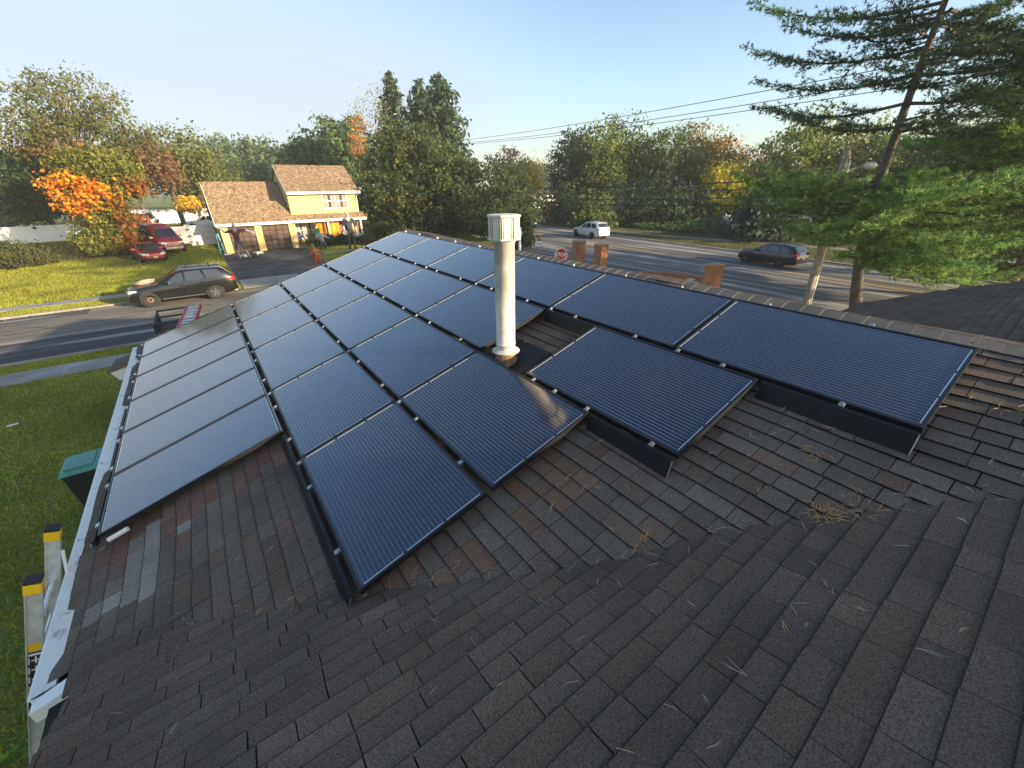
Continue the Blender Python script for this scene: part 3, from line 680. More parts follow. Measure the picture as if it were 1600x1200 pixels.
for _ in range(250):
    x, y = random.uniform(-1.4, 3.9), random.uniform(-12.0, -6.9)
    if y > -8.9 and x < 3.2 and random.random() < .85: continue
    a = random.uniform(0, 6.3); c = random.choice(NC); L = random.uniform(.04, .10)
    for _k in range(random.choice((1, 1, 2, 2, 3))): needle(needles, x, y, a + random.uniform(-.25, .25), L * random.uniform(.8, 1.1), c)
for _ in range(70):                                                              # more collect along the valley
    x = random.uniform(-1.1, 3.6); y = vline(x) + random.uniform(-.06, .10); needle(needles, x, y, random.uniform(0, 6.3), random.uniform(.04, .10), random.choice(NC))
tag(needles.build('pine_needles', M_needle), 'scattered dry tan pine needles lying on the shingles', 'pine needles', kind='stuff')
for (px_, py_), n, rad, lab in (((1283, 812), 46, .075, 'largest bright orange clump of dry pine needles at the roof valley'), ((1340, 800), 26, .10, 'loose orange spray of pine needles just right of the largest clump'),
                               ((1003, 857), 16, .05, 'small tan needle clump in the roof valley below the lone solar panel'), ((1273, 714), 12, .06, 'thin orange needle spray on the shingles below the ridge row skirt'),
                               ((1580, 652), 9, .07, 'needle spray on the shingles at the right edge of the photo')):
    d = sight(px_, py_); v0 = None
    n_ = Vector((-SA, 0, CA)); t = (rp(0, 0, HS) - CAM).dot(n_) / d.dot(n_); c = CAM + d * t
    bb = MB()
    for _ in range(n):
        a = random.uniform(0, 6.3); r = rad * random.random() ** .7
        needle(bb, c.x + r * math.cos(a), c.y + r * math.sin(a), a + random.uniform(-1.2, 1.2), random.uniform(.03, .075), random.choice([(.62, .34, .10), (.55, .28, .08), (.50, .32, .14)]), .0015, random.uniform(0, .022))
    o = bb.build('needle_clump', M_needle); tag(o, lab, 'needle clump', 'needle clumps on the roof')
# ================================================================ yellow house across the street
M_sid = None
def siding_mat(name, col, step=.115):
    M = bpy.data.materials.new(name); M.use_nodes = True; nt = M.node_tree; b = nt.nodes['Principled BSDF']; b.inputs['Roughness'].default_value = .6
    g_ = N(nt, 'ShaderNodeNewGeometry'); sp = N(nt, 'ShaderNodeSeparateXYZ'); nt.links.new(g_.outputs['Position'], sp.inputs[0])
    f = MATH(nt, 'FRACT', MATH(nt, 'DIVIDE', sp.outputs['Z'], step)); bp = N(nt, 'ShaderNodeBump'); bp.inputs['Strength'].default_value = .9; bp.inputs['Distance'].default_value = .02
    nt.links.new(MATH(nt, 'SUBTRACT', 1.0, f), bp.inputs['Height']); nt.links.new(bp.outputs['Normal'], b.inputs['Normal'])
    n_ = N(nt, 'ShaderNodeTexNoise'); n_.inputs['Scale'].default_value = .8; n_.inputs['Detail'].default_value = 6; nt.links.new(g_.outputs['Position'], n_.inputs['Vector'])
    mx = N(nt, 'ShaderNodeMixRGB'); mx.inputs[1].default_value = tuple(c * .92 for c in col) + (1,); mx.inputs[2].default_value = col + (1,)
    nt.links.new(n_.outputs['Fac'], mx.inputs[0]); nt.links.new(mx.outputs[0], b.inputs['Base Color']); return M
def roof_tex(name, a, c, d):
    """far shingle roof: speckled tab colours"""
    M = bpy.data.materials.new(name); M.use_nodes = True; nt = M.node_tree; b = nt.nodes['Principled BSDF']; b.inputs['Roughness'].default_value = .9; b.inputs['Specular IOR Level'].default_value = .2
    g_ = N(nt, 'ShaderNodeNewGeometry'); mp = N(nt, 'ShaderNodeMapping'); mp.inputs['Scale'].default_value = (7.5, 9.5, 9.5); nt.links.new(g_.outputs['Position'], mp.inputs['Vector'])
    v = N(nt, 'ShaderNodeTexVoronoi'); v.inputs['Scale'].default_value = 1.0; nt.links.new(mp.outputs[0], v.inputs['Vector'])
    sp = N(nt, 'ShaderNodeSeparateColor'); nt.links.new(v.outputs['Color'], sp.inputs[0])
    cr = N(nt, 'ShaderNodeValToRGB'); e = cr.color_ramp.elements; e.new(.5)
    for k, col in zip(e, (a, c, d)): k.color = col + (1,)
    e[0].position, e[1].position, e[2].position = .1, .5, .9
    nt.links.new(sp.outputs[0], cr.inputs[0]); nt.links.new(cr.outputs[0], b.inputs['Base Color']); return M
M_ysid = siding_mat('yellow_siding', (.70, .55, .18)); M_brroof = roof_tex('brown_roof', (.11, .075, .045), (.22, .15, .085), (.33, .235, .145))
M_door = mat('brown_door', (.075, .038, .024), .55, var=.15); M_glass = mat('window_glass', (.05, .06, .07), .06, var=.2, spec=.8)
M_curt = mat('curtain', (.36, .25, .20), .8, var=.3, scale=9); M_orange = mat('orange_banner', (.78, .30, .02), .7, var=.35, scale=7)
HX0, HX1, HM, HY = 1.55, 15.45, 8.35, 40.0
yh = empty('yellow_house', (8, 44, 0)); tag(yh, 'yellow two storey house with brown roof and two brown garage doors across the street', 'house')
b = MB()
b.box(HX0 + .15, HM, HY, 48, 0, 2.75); b.mesh([(HX0 + .15, HY, 2.75), (HX0 + .15, 48, 2.75), (HX0 + .15, 44, 6.2), (HM, HY, 2.75), (HM, 48, 2.75), (HM, 44, 6.2)], [(0, 1, 2), (3, 5, 4)])
b.box(HM, HX1 - .2, HY + 1.6, 48, 0, 2.76)
wb(b, 'wall', M_ysid, yh)
b = MB(); UX0, UX1, UY0, UY1 = HM - .02, HX1 - .1, HY + .12, 47.9
b.box(UX0, UX1, UY0, UY1, 2.78, 5.35); b.mesh([(UX0, UY0, 5.35), (UX0, UY1, 5.35), (UX0, 44, 7.75), (UX0 + .15, UY0, 5.35), (UX0 + .15, UY1, 5.35), (UX0 + .15, 44, 7.75)], [(0, 1, 2), (3, 5, 4), (0, 2, 5, 3), (1, 4, 5, 2)])
b.mesh([(UX1, UY0, 5.35), (UX1, UY1, 5.35), (UX1, 44, 7.75), (UX1 - .15, UY0, 5.35), (UX1 - .15, UY1, 5.35), (UX1 - .15, 44, 7.75)], [(0, 1, 2), (3, 5, 4), (0, 2, 5, 3), (1, 4, 5, 2)])
wb(b, 'upper_wall', M_ysid, yh)
def gable_roof(x0, x1, y0, y1, ze, zr, m, parent, th=.14, name='roof'):
    ym = (y0 + y1) / 2; b = MB()
    for ya_, s in ((y0, 1), (y1, -1)):
        b.hexa([(x0, ya_, ze - th), (x1, ya_, ze - th), (x1, ym - .002 * s, zr - th), (x0, ym - .002 * s, zr - th), (x0, ya_, ze), (x1, ya_, ze), (x1, ym - .002 * s, zr), (x0, ym - .002 * s, zr)])
    return wb(b, name, m, parent)
gable_roof(HX0 - .15, HM - .03, HY - .55, 48.5, 2.72, 6.42, M_brroof, yh)
gable_roof(UX0 - .12, UX1 + .25, HY - .35, 48.3, 5.40, 8.02, M_brroof, yh)
b = MB(); b.hexa([(HM - .03, HY - .55, 2.60), (HX1 + .35, HY - .55, 2.60), (HX1 + .35, UY0 - .003, 3.15), (HM - .03, UY0 - .003, 3.15), (HM - .03, HY - .55, 2.72), (HX1 + .35, HY - .55, 2.72), (HX1 + .35, UY0 - .003, 3.27), (HM - .03, UY0 - .003, 3.27)])
wb(b, 'porch_roof', M_brroof, yh)
b = MB(); b.box(HX0 - .2, HX1 + .4, HY - .70, HY - .56, 2.50, 2.74); wb(b, 'gutter', M_white, yh)
b = MB(); b.box(UX0 - .1, UX1 + .3, HY - .50, HY - .36, 5.18, 5.42); wb(b, 'gutter', M_white, yh)
b = MB(); b.tube([(UX1 + .12, HY - .3, 5.2), (UX1 - .06, HY + .05, 4.9), (UX1 - .06, HY + .05, 3.3)], .05, 8); wb(b, 'downspout', M_white, yh)
b = MB(); b.bar((HX0 - .16, HY - .56, 2.60), (HX0 - .16, 44, 6.30), .04, .2); wb(b, 'rake_trim', M_white, yh); b = MB(); b.bar((UX0 - .13, HY - .36, 5.26), (UX0 - .13, 44, 7.9), .04, .2); wb(b, 'rake_trim', M_white, yh)
for x in (HX0 + .15, 4.62, HM - .62):                                              # pillars between the garage doors
    b = MB(); b.box(x, x + .62, HY - .26, HY + .02, 0, 2.5); wb(b, 'pillar', M_ysid, yh)
for x0, x1 in ((HX0 + .80, 4.60), (5.27, HM - .65)):
    b = MB(); b.box(x0, x1, HY - .12, HY - .04, .02, 2.36); d = wb(b, 'garage_door', mat('door_groove', (.022, .012, .009), .7), yh)
    nx, nzr = 4, 5; w = (x1 - x0) / nx; hgt = 2.3 / nzr
    for i in range(nx):
        for j in range(nzr):
            b = MB(); b.box(x0 + i * w + .05, x0 + (i + 1) * w - .05, HY - .15, HY - .118, .05 + j * hgt + .05, .05 + (j + 1) * hgt - .04); o = b.build('door_panel', M_door, d)
def window(x0, x1, z0, z1, y, parent, fw=.09, n=2, glass=None):
    b = MB(); b.box(x0 - fw, x1 + fw, y - .06, y + .01, z0 - fw, z0); b.box(x0 - fw, x1 + fw, y - .06, y + .01, z1, z1 + fw)
    w = (x1 - x0) / n
    for k in range(n + 1): b.box(x0 + k * w - (fw if k in (0,) else .045), x0 + k * w + (fw if k == n else .045) - (0 if k else .045), y - .055, y + .008, z0, z1)
    b.box(x0, x1, y - .04, y + .005, (z0 + z1) / 2 - .03, (z0 + z1) / 2 + .03)
    fr = wb(b, 'window', M_white, parent)
    for k in range(n):
        b = MB(); b.box(x0 + k * w + .05, x0 + (k + 1) * w - .05, y - .02, y - .012, z0, z1); b.build('pane', M_glass, fr)
        b = MB(); b.box(x0 + k * w + .09, x0 + k * w + w * .40, y - .026, y - .021, z0 + .05, z1); b.box(x0 + (k + 1) * w - w * .40, x0 + (k + 1) * w - .09, y - .026, y - .021, z0 + .05, z1); b.build('curtain', glass or M_curt, fr)
    return fr
window(11.75, 14.2, 3.80, 5.12, UY0 - .01, yh)
window(8.75, 10.6, .8, 2.35, HY + 1.58, yh, glass=mat('pale_curtain', (.42, .42, .36), .8, var=.3, scale=5))
for x in (11.55, 15.1):
    b = MB(); b.box(x, x + .17, HY - .5, HY - .33, .1, 2.52); wb(b, 'porch_post', M_white, yh)
b = MB(); b.box(HM, HX1, HY - .4, HY + 1.6, .0, .14); wb(b, 'porch_floor', M_conc, yh)
b = MB(); b.box(13.15, 14.1, HY + 1.52, HY + 1.58, .15, 2.25); wb(b, 'front_door', mat('red_door', (.30, .05, .03), .5), yh)
b = MB(); b.box(14.3, 15.1, HY + 1.53, HY + 1.58, .3, 2.2); wb(b, 'shutter', M_white, yh)
for x0, x1, lab in ((10.55, 11.5, 'orange halloween banner hanging on the porch left of the white post'), (11.85, 12.95, 'orange halloween banner hanging on the porch right of the white post'), (14.45, 15.05, 'orange halloween banner at the right end of the porch behind the tall figure')):
    b = MB(); n = 8
    for k in range(n):
        xa, xb = x0 + (x1 - x0) * k / n, x0 + (x1 - x0) * (k + 1) / n; ya_, yb_ = HY + .2 + .05 * math.sin(k * 1.7), HY + .2 + .05 * math.sin((k + 1) * 1.7)
        b.hexa([(xa, ya_, .5), (xb, yb_, .5), (xb, yb_ + .02, .5), (xa, ya_ + .02, .5), (xa, ya_, 2.3), (xb, yb_, 2.3), (xb, yb_ + .02, 2.3), (xa, ya_ + .02, 2.3)])
    tag(b.build('porch_banner', M_orange), lab, 'banner', 'orange banners on the porch')

# far houses, walls and fences
def simple_house(name, label, x0, x1, y0, y1, ze, zr, wall, roof, wins=()):
    e = empty(name, ((x0 + x1) / 2, (y0 + y1) / 2, 0)); tag(e, label, 'house'); b = MB(); ym = (y0 + y1) / 2
    b.box(x0, x1, y0, y1, 0, ze); b.mesh([(x0, y0, ze), (x0, y1, ze), (x0, ym, zr - .15), (x1, y0, ze), (x1, y1, ze), (x1, ym, zr - .15)], [(0, 1, 2), (3, 5, 4)]); wb(b, 'wall', wall, e)
    gable_roof(x0 - .4, x1 + .4, y0 - .5, y1 + .5, ze + .02, zr, roof, e)
    for wx, wz, ww, wh in wins:
        b = MB(); b.box(wx - .08, wx + ww + .08, y0 - .05, y0 - .003, wz - .08, wz + wh + .08); f_ = wb(b, 'window', M_white, e)
        for k in (0, 1): b = MB(); b.box(wx + k * ww / 2 + .03, wx + (k + 1) * ww / 2 - .03, y0 - .06, y0 - .052, wz, wz + wh); b.build('pane', M_glass, f_)
    return e
M_groof = roof_tex('grey_roof', (.05, .05, .05), (.08, .078, .075), (.12, .115, .11))
P = along(14, 330, 95); simple_house('yellow_bungalow', 'pale yellow bungalow with a small window at the left edge of the photo', P.x - 9, P.x + 3.5, P.y, P.y + 9, 3.0, 5.0, siding_mat('pale_yellow', (.72, .60, .28)), M_brroof, ((P.x - 1.6, 1.1, 1.6, 1.2),))
P = along(62, 330, 105); simple_house('white_shed', 'low white outbuilding behind the dark round tree', P.x - 2.5, P.x + 5, P.y, P.y + 6, 2.6, 3.6, M_white, M_groof)
P = along(300, 318, 90); simple_house('tan_house', 'tan house glimpsed between the trees behind the garage', P.x - 2, P.x + 9, P.y, P.y + 8, 3.2, 5.2, mat('tan_wall', (.52, .36, .18), .7), M_brroof, ((P.x + 3.2, 1.3, 1.2, 1.3),))
P = along(1232, 330, 72); simple_house('grey_house', 'grey house with dark roof half hidden behind the trees across the highway', P.x - 4, P.x + 4, P.y - 3, P.y + 5, 2.8, 5.2, siding_mat('grey_siding', (.22, .23, .25)), M_groof)
P = along(845, 345, 120); simple_house('white_house', 'white house far down the highway glimpsed through the trees', P.x - 6, P.x + 6, P.y, P.y + 8, 3.2, 5.5, M_white, M_groof)
def vinyl_fence(pts, h, label, step=2.0, group=None, m=None, name='vinyl_fence'):
    zg = float(rise(pts[0][0], pts[0][1])); e = empty(name, (pts[0][0], pts[0][1], 0)); tag(e, label, 'fence', group); m = m or M_white
    for (xa, ya_), (xb, yb_) in zip(pts, pts[1:]):
        L = math.hypot(xb - xa, yb_ - ya_); n = max(1, round(L / step)); d = Vector((xb - xa, yb_ - ya_, 0)) / L
        for k in range(n + 1):
            p = Vector((xa, ya_, 0)) + d * (L * k / n); b = MB(); b.box(p.x - .075, p.x + .075, p.y - .075, p.y + .075, 0, h + .08)
            b.mesh([(p.x - .1, p.y - .1, h + .08), (p.x + .1, p.y - .1, h + .08), (p.x + .1, p.y + .1, h + .08), (p.x - .1, p.y + .1, h + .08), (p.x, p.y, h + .17)], [(0, 1, 4), (1, 2, 4), (2, 3, 4), (3, 0, 4), (3, 2, 1, 0)]); wb(b, 'post', m, e)
            if k < n:
                q = p + d * (L / n); b = MB(); b.bar(p + d * .08 + Vector((0, 0, h / 2 + .04)), q - d * .08 + Vector((0, 0, h / 2 + .04)), .04, h - .12); pa = wb(b, 'panel', m, e)
                for z in (.12, h - .06): b = MB(); b.bar(p + d * .08 + Vector((0, 0, z)), q - d * .08 + Vector((0, 0, z)), .07, .13); b.build('fence_rail', m, pa)
    e.location.z = zg; return e
vinyl_fence([(-23.5, 51.3), (-15.9, 52.4), (-8.2, 53.6)], 1.62, 'long white vinyl fence running behind the round bush on the left lawn', 2.5)
vinyl_fence([(-6.3, 46.5), (-4.85, 43.4), (-.95, 42.6)], 1.6, 'short white vinyl fence behind the red van and red sedan', 1.9)
vinyl_fence([(-9, 74), (9, 72)], 2.0, 'white vinyl fence beyond the gate in front of the white pickup truck', 2.4)
gt = vinyl_fence([(-.80, 42.5), (1.25, 42.7)], 1.9, 'wide grey white vinyl gate leaning beside the garage', 2.4, m=mat('grey_vinyl', (.50, .49, .45), .5, var=.1), name='vinyl_gate'); gt['category'] = 'gate'
for z in (.45, 1.0, 1.6): b = MB(); b.box(-.95, -.70, 42.38, 42.43, z - .05 + .62, z + .05 + .62); o = b.build('hinge', M_black, gt); o.location = (.80, -42.5, -.65)
vinyl_fence([(50.4, 14.4), (53.5, 14.6)], 1.9, 'white vinyl fence standing across the highway beside the dark conifer', 1.9)
vinyl_fence([(50.4, 14.4), (67, 27)], 1.9, 'white vinyl fence panels receding between the ivy bank and the grey house', 2.2)

# ================================================================ brick pillars, street signs, pole
def brick_mat(name, c1, c2, mortar):
    M = bpy.data.materials.new(name); M.use_nodes = True; nt = M.node_tree; b = nt.nodes['Principled BSDF']; b.inputs['Roughness'].default_value = .85
    tc = N(nt, 'ShaderNodeTexCoord'); g_ = N(nt, 'ShaderNodeNewGeometry'); sp = N(nt, 'ShaderNodeSeparateXYZ'); nt.links.new(g_.outputs['Position'], sp.inputs[0])
    cb = N(nt, 'ShaderNodeCombineXYZ'); nt.links.new(MATH(nt, 'ADD', sp.outputs[0], sp.outputs[1]), cb.inputs[0]); nt.links.new(sp.outputs[2], cb.inputs[1])
    br = N(nt, 'ShaderNodeTexBrick'); br.inputs['Scale'].default_value = 1; br.inputs['Brick Width'].default_value = .21; br.inputs['Row Height'].default_value = .075; br.inputs['Mortar Size'].default_value = .008
    br.inputs['Color1'].default_value = c1 + (1,); br.inputs['Color2'].default_value = c2 + (1,); br.inputs['Mortar'].default_value = mortar + (1,); br.inputs['Bias'].default_value = -.1
    nt.links.new(cb.outputs[0], br.inputs['Vector']); n_ = N(nt, 'ShaderNodeTexNoise'); n_.inputs['Scale'].default_value = 9; nt.links.new(g_.outputs['Position'], n_.inputs['Vector'])
    mx = N(nt, 'ShaderNodeMixRGB', blend_type='MULTIPLY'); mx.inputs[0].default_value = .7; nt.links.new(br.outputs[0], mx.inputs[1]); nt.links.new(n_.outputs['Color'], mx.inputs[2])
    m2 = N(nt, 'ShaderNodeMixRGB', blend_type='ADD'); m2.inputs[0].default_value = .12; nt.links.new(mx.outputs[0], m2.inputs[1]); nt.links.new(br.outputs[0], m2.inputs[2])
    nt.links.new(m2.outputs[0], b.inputs['Base Color']); bp = N(nt, 'ShaderNodeBump'); bp.inputs['Strength'].default_value = .6; bp.inputs['Distance'].default_value = .01; nt.links.new(br.outputs['Fac'], bp.inputs['Height']); bp.invert = True
    nt.links.new(bp.outputs[0], b.inputs['Normal']); return M
M_brick = brick_mat('brick', (.62, .22, .07), (.34, .11, .05), (.34, .26, .18))
def brick_pillar(x, y, w, h, label):
    e = empty('brick_pillar', (x, y, 0)); tag(e, label, 'pillar', 'brick pillars at the street corner')
    b = MB(); b.box(-w / 2, w / 2, -w / 2, w / 2, 0, h - .22); b.build('shaft', M_brick, e)
    b = MB(); c = w / 2 + .015; b.box(-c, c, -c, c, h - .218, h - .052); b.build('corbel', M_brick, e)
    b = MB(); c = w / 2 + .025; b.box(-c, c, -c, c, h - .05, h); b.build('cap_stone', mat('cap_stone', (.42, .30, .18), .8, var=.2), e); return e
brick_pillar(20.35, 9.85, .62, 2.55, 'brick pillar just right of the red stop sign')
brick_pillar(20.35, 7.85, .62, 2.50, 'middle brick pillar standing right of the pillar by the stop sign')
brick_pillar(20.30, .22, .62, 2.30, 'brick pillar with meter boxes at the right end of the low brick wall')
b = MB(); n = 14; pts = []
for k in range(n + 1):
    t = k / n; pts.append((20.3 + 0.7 * math.sin(math.pi * t), .56 + 4.4 * t, 1.50 - .34 * t + .0 * math.sin(math.pi * t)))
for p, q in zip(pts, pts[1:]):
    b.hexa([(p[0], p[1], 0), (q[0], q[1], 0), (q[0] + .3, q[1], 0), (p[0] + .3, p[1], 0), (p[0], p[1], p[2]), (q[0], q[1], q[2]), (q[0] + .3, q[1], q[2]), (p[0] + .3, p[1], p[2])])
bw = empty('brick_wall', (20.3, 3.5, 0)); tag(bw, 'low curved brick wall joining the brick pillars beyond the roof ridge', 'wall'); wb(b, 'wall_body', M_brick, bw)
b = MB()
for p, q in zip(pts, pts[1:]):
    b.hexa([(p[0] - .04, p[1], p[2] + .002), (q[0] - .04, q[1], q[2] + .002), (q[0] + .34, q[1], q[2] + .002), (p[0] + .34, p[1], p[2] + .002), (p[0] - .04, p[1], p[2] + .03), (q[0] - .04, q[1], q[2] + .03), (q[0] + .34, q[1], q[2] + .03), (p[0] + .34, p[1], p[2] + .03)])
wb(b, 'coping', M_brick, bw)
mb_ = empty('meter_boxes', (20.0, .95, 0)); tag(mb_, 'pair of grey electric meter boxes mounted on the brick wall beside its pillar', 'meter box')
M_gbox = mat('grey_box', (.42, .43, .40), .5, var=.1)
b = MB(); b.box(19.98, 20.2, 1.05, 1.42, .95, 1.42); wb(b, 'box', M_gbox, mb_, bevel=.015)
b = MB(); b.box(19.99, 20.2, .68, 1.0, .90, 1.32); bx_ = wb(b, 'box', M_gbox, mb_, bevel=.015)
b = MB(); b.lathe([(0, -.1), (.11, -.1), (.12, 0), (.12, .02)], 20, (19.98, .84, 1.12), 'x'); b.build('meter_dial', M_glass, bx_)
M_red = mat('sign_red', (.55, .012, .015), .45, var=.08); M_swh = mat('sign_white', (.78, .78, .76), .45, var=.05); M_pole = mat('galvanised_post', (.35, .35, .34), .5, .6)
def text_mesh(s, size, m, parent, loc, rot, name='lettering', ext=.002):
    c = bpy.data.curves.new(name, 'FONT'); c.body = s; c.size = size; c.align_x = 'CENTER'; c.align_y = 'CENTER'; c.extrude = ext; c.offset = size * .025
    o = bpy.data.objects.new(name, c); COL.objects.link(o); bpy.context.view_layer.update()
    me = bpy.data.meshes.new_from_object(o.evaluated_get(bpy.context.evaluated_depsgraph_get())); bpy.data.objects.remove(o)
    me.materials.clear(); me.materials.append(m); t = bpy.data.objects.new(name, me); COL.objects.link(t); t.parent = parent; t.location = loc; t.rotation_euler = rot; return t
def prism(b, n, r, y0, y1, z, ph):
    V = [(r * math.cos(2 * math.pi * k / n + ph), y, z + r * math.sin(2 * math.pi * k / n + ph)) for y in (y0, y1) for k in range(n)]
    b.mesh(V, [tuple(range(n)), tuple(range(2 * n - 1, n - 1, -1))] + [(k, (k + 1) % n, n + (k + 1) % n, n + k) for k in range(n)])
P = along(876.5, 398, 26.0)
st = empty('stop_sign', (P.x, P.y, 0), R(-40)); tag(st, 'red octagonal STOP sign on a post beyond the roof ridge', 'stop sign')
b = MB(); b.tube([(0, .03, 0), (0, .03, P.z + .2)], .03, 8); b.build('post', M_pole, st)
b = MB(); prism(b, 8, .41, -.006, .006, P.z, math.pi / 8); b.build('border', M_swh, st)
b = MB(); prism(b, 8, .37, -.010, -.0065, P.z, math.pi / 8); b.build('sign_face', M_red, st)
text_mesh('STOP', .30, M_swh, st, (0, -.0125, P.z), (R(90), 0, 0))
P = along(856, 335, 70)
ds = empty('warning_sign', (P.x, P.y, 0), R(-48)); tag(ds, 'yellow diamond warning sign on the far verge of the highway', 'road sign')
b = MB(); b.tube([(0, .04, 0), (0, .04, 2.3)], .06, 8); b.build('post', M_yel, ds)
b = MB(); prism(b, 4, .66, -.01, .01, 2.05, 0); b.build('sign_face', mat('sign_yellow', (.80, .50, .01), .5, var=.06), ds)
b = MB(); b.bar((-.05, -.014, 1.75), (-.05, -.014, 2.1), .09, .005, (0, 1, 0)); b.bar((-.05, -.014, 2.08), (.2, -.014, 2.25), .09, .005, (0, 1, 0)); b.build('arrow', M_black, ds)
M_wood = mat('pole_wood', (.30, .265, .22), .85, var=.3, scale=5, bump=.4, bscale=30)
PP = along(1257, 482, 26.0); PP.z = 0
up_ = empty('utility_pole', PP); tag(up_, 'grey wooden utility pole with a street lamp beside the pine trees', 'utility pole')
LEAN = Vector((-.02, .03, 0))
def pz(z): return LEAN * z + Vector((0, 0, z))
b = MB(); b.tube([pz(0), pz(3), pz(7.3)], [.17, .16, .14], 12); b.build('pole', M_wood, up_, smooth=False)
b = MB(); off = Vector((.12, -.16, 0)); b.tube([pz(0) + off, pz(6.8) + off], .05, 8); b.build('conduit', M_white, up_)
vr = Vector((C_R.x, C_R.y, 0)).normalized()
lp0 = pz(6.15); lp1 = lp0 + vr * .95 + Vector((0, 0, .42)); b = MB(); b.tube([lp0, lp0 + vr * .4 + Vector((0, 0, .28)), lp1], .035, 8); arm = b.build('lamp_arm', M_pole, up_)
b = MB(); b.tube([lp1 - vr * .05, lp1 + vr * .12, lp1 + vr * .45, lp1 + vr * .55], [.05, .13, .13, .05], 10); b.build('lamp_head', M_swh, up_, smooth=True)
for z, w in ((6.9, .9),):
    b = MB(); b.bar(pz(z) - Vector((w / 2, 0, 0)), pz(z) + Vector((w / 2, 0, 0)), .1, .12); b.build('crossarm', M_wood, up_)
fp = Vector((27.3, 44, 0)); up2 = empty('utility_pole', fp); tag(up2, 'utility pole down the highway mostly hidden behind the big maple', 'utility pole')
b = MB(); b.tube([(0, 0, 0), (0, 0, 10.9)], [.16, .12], 10); b.build('pole', M_wood, up2)
b = MB(); b.bar((-1.1, 0, 10.4), (1.1, 0, 10.4), .1, .12); b.build('crossarm', M_wood, up2)
M_wire = mat('cable_black', (.02, .02, .02), .6)
def wire(a, c, sag, r, label):
    b = MB(); a, c = Vector(a), Vector(c); n = 24
    b.tube([a.lerp(c, k / n) + Vector((0, 0, -sag * 4 * (k / n) * (1 - k / n))) for k in range(n + 1)], r, 5, False)
    tag(b.build('power_line', M_wire), label, 'power line', 'overhead lines along the highway')
bk = Vector((20.0, -46, 0))
for dx, z, zf, sag, r, lab in ((-.9, 11.2, 10.6, 1.15, .016, 'topmost overhead wire crossing the clear sky'), (.0, 11.0, 10.5, 1.3, .016, 'second overhead wire from the top crossing the sky'), (.9, 10.7, 10.5, 1.3, .016, 'third overhead wire from the top crossing the sky')):
    wire(bk + Vector((dx, 0, z)), fp + Vector((dx, 0, zf)), sag, r, lab)
for dx, z, zf, sag, r, lab in ((.15, 6.15, 6.0, .5, .030, 'thick upper telephone cable in front of the trees across the highway'), (.16, 5.8, 5.7, .6, .022, 'second cable of the low bundle in front of the trees across the highway'),
                               (.17, 5.35, 5.3, .55, .026, 'third cable of the low bundle in front of the trees across the highway'), (.18, 4.95, 5.0, .55, .03, 'lowest telephone cable in front of the trees across the highway')):
    a = PP + pz(z) + Vector((dx, 0, 0)); wire(a, fp + Vector((dx, 0, zf)), sag, r, lab)
    wire(a, bk + Vector((dx, 0, z)), sag, r, lab.replace('in front of the trees across the highway', 'continuing right of the pole through the pine'))
P = along(812, 356, 42); b = MB()
wp = empty('marker_post', (P.x, P.y, 0)); tag(wp, 'white marker post at the street corner just right of the vent cap', 'post')
b.box(-.10, .10, -.10, .10, 0, P.z + .0); b.build('shaft', M_swh, wp)
b = MB(); b.box(-.12, .12, -.12, .12, P.z + .0, P.z + .06); b.build('cap', M_swh, wp)
P = along(842, 381, 36); e = empty('white_notice', (P.x, P.y, 0), R(-50)); tag(e, 'small white yard notice on a stake at the street corner', 'sign')
b = MB(); b.box(-.28, .28, -.012, .012, P.z - .2, P.z + .22); b.build('board', M_swh, e)
b = MB(); b.box(-.02, .02, .014, .03, 0, P.z - .2); b.build('stake', M_pole, e)
b = MB(); b.box(-.2, -.05, -.018, -.0125, P.z - .1, P.z + .12); b.box(.02, .2, -.018, -.0125, P.z - .1, P.z + .12); b.build('print', M_gbox, e)
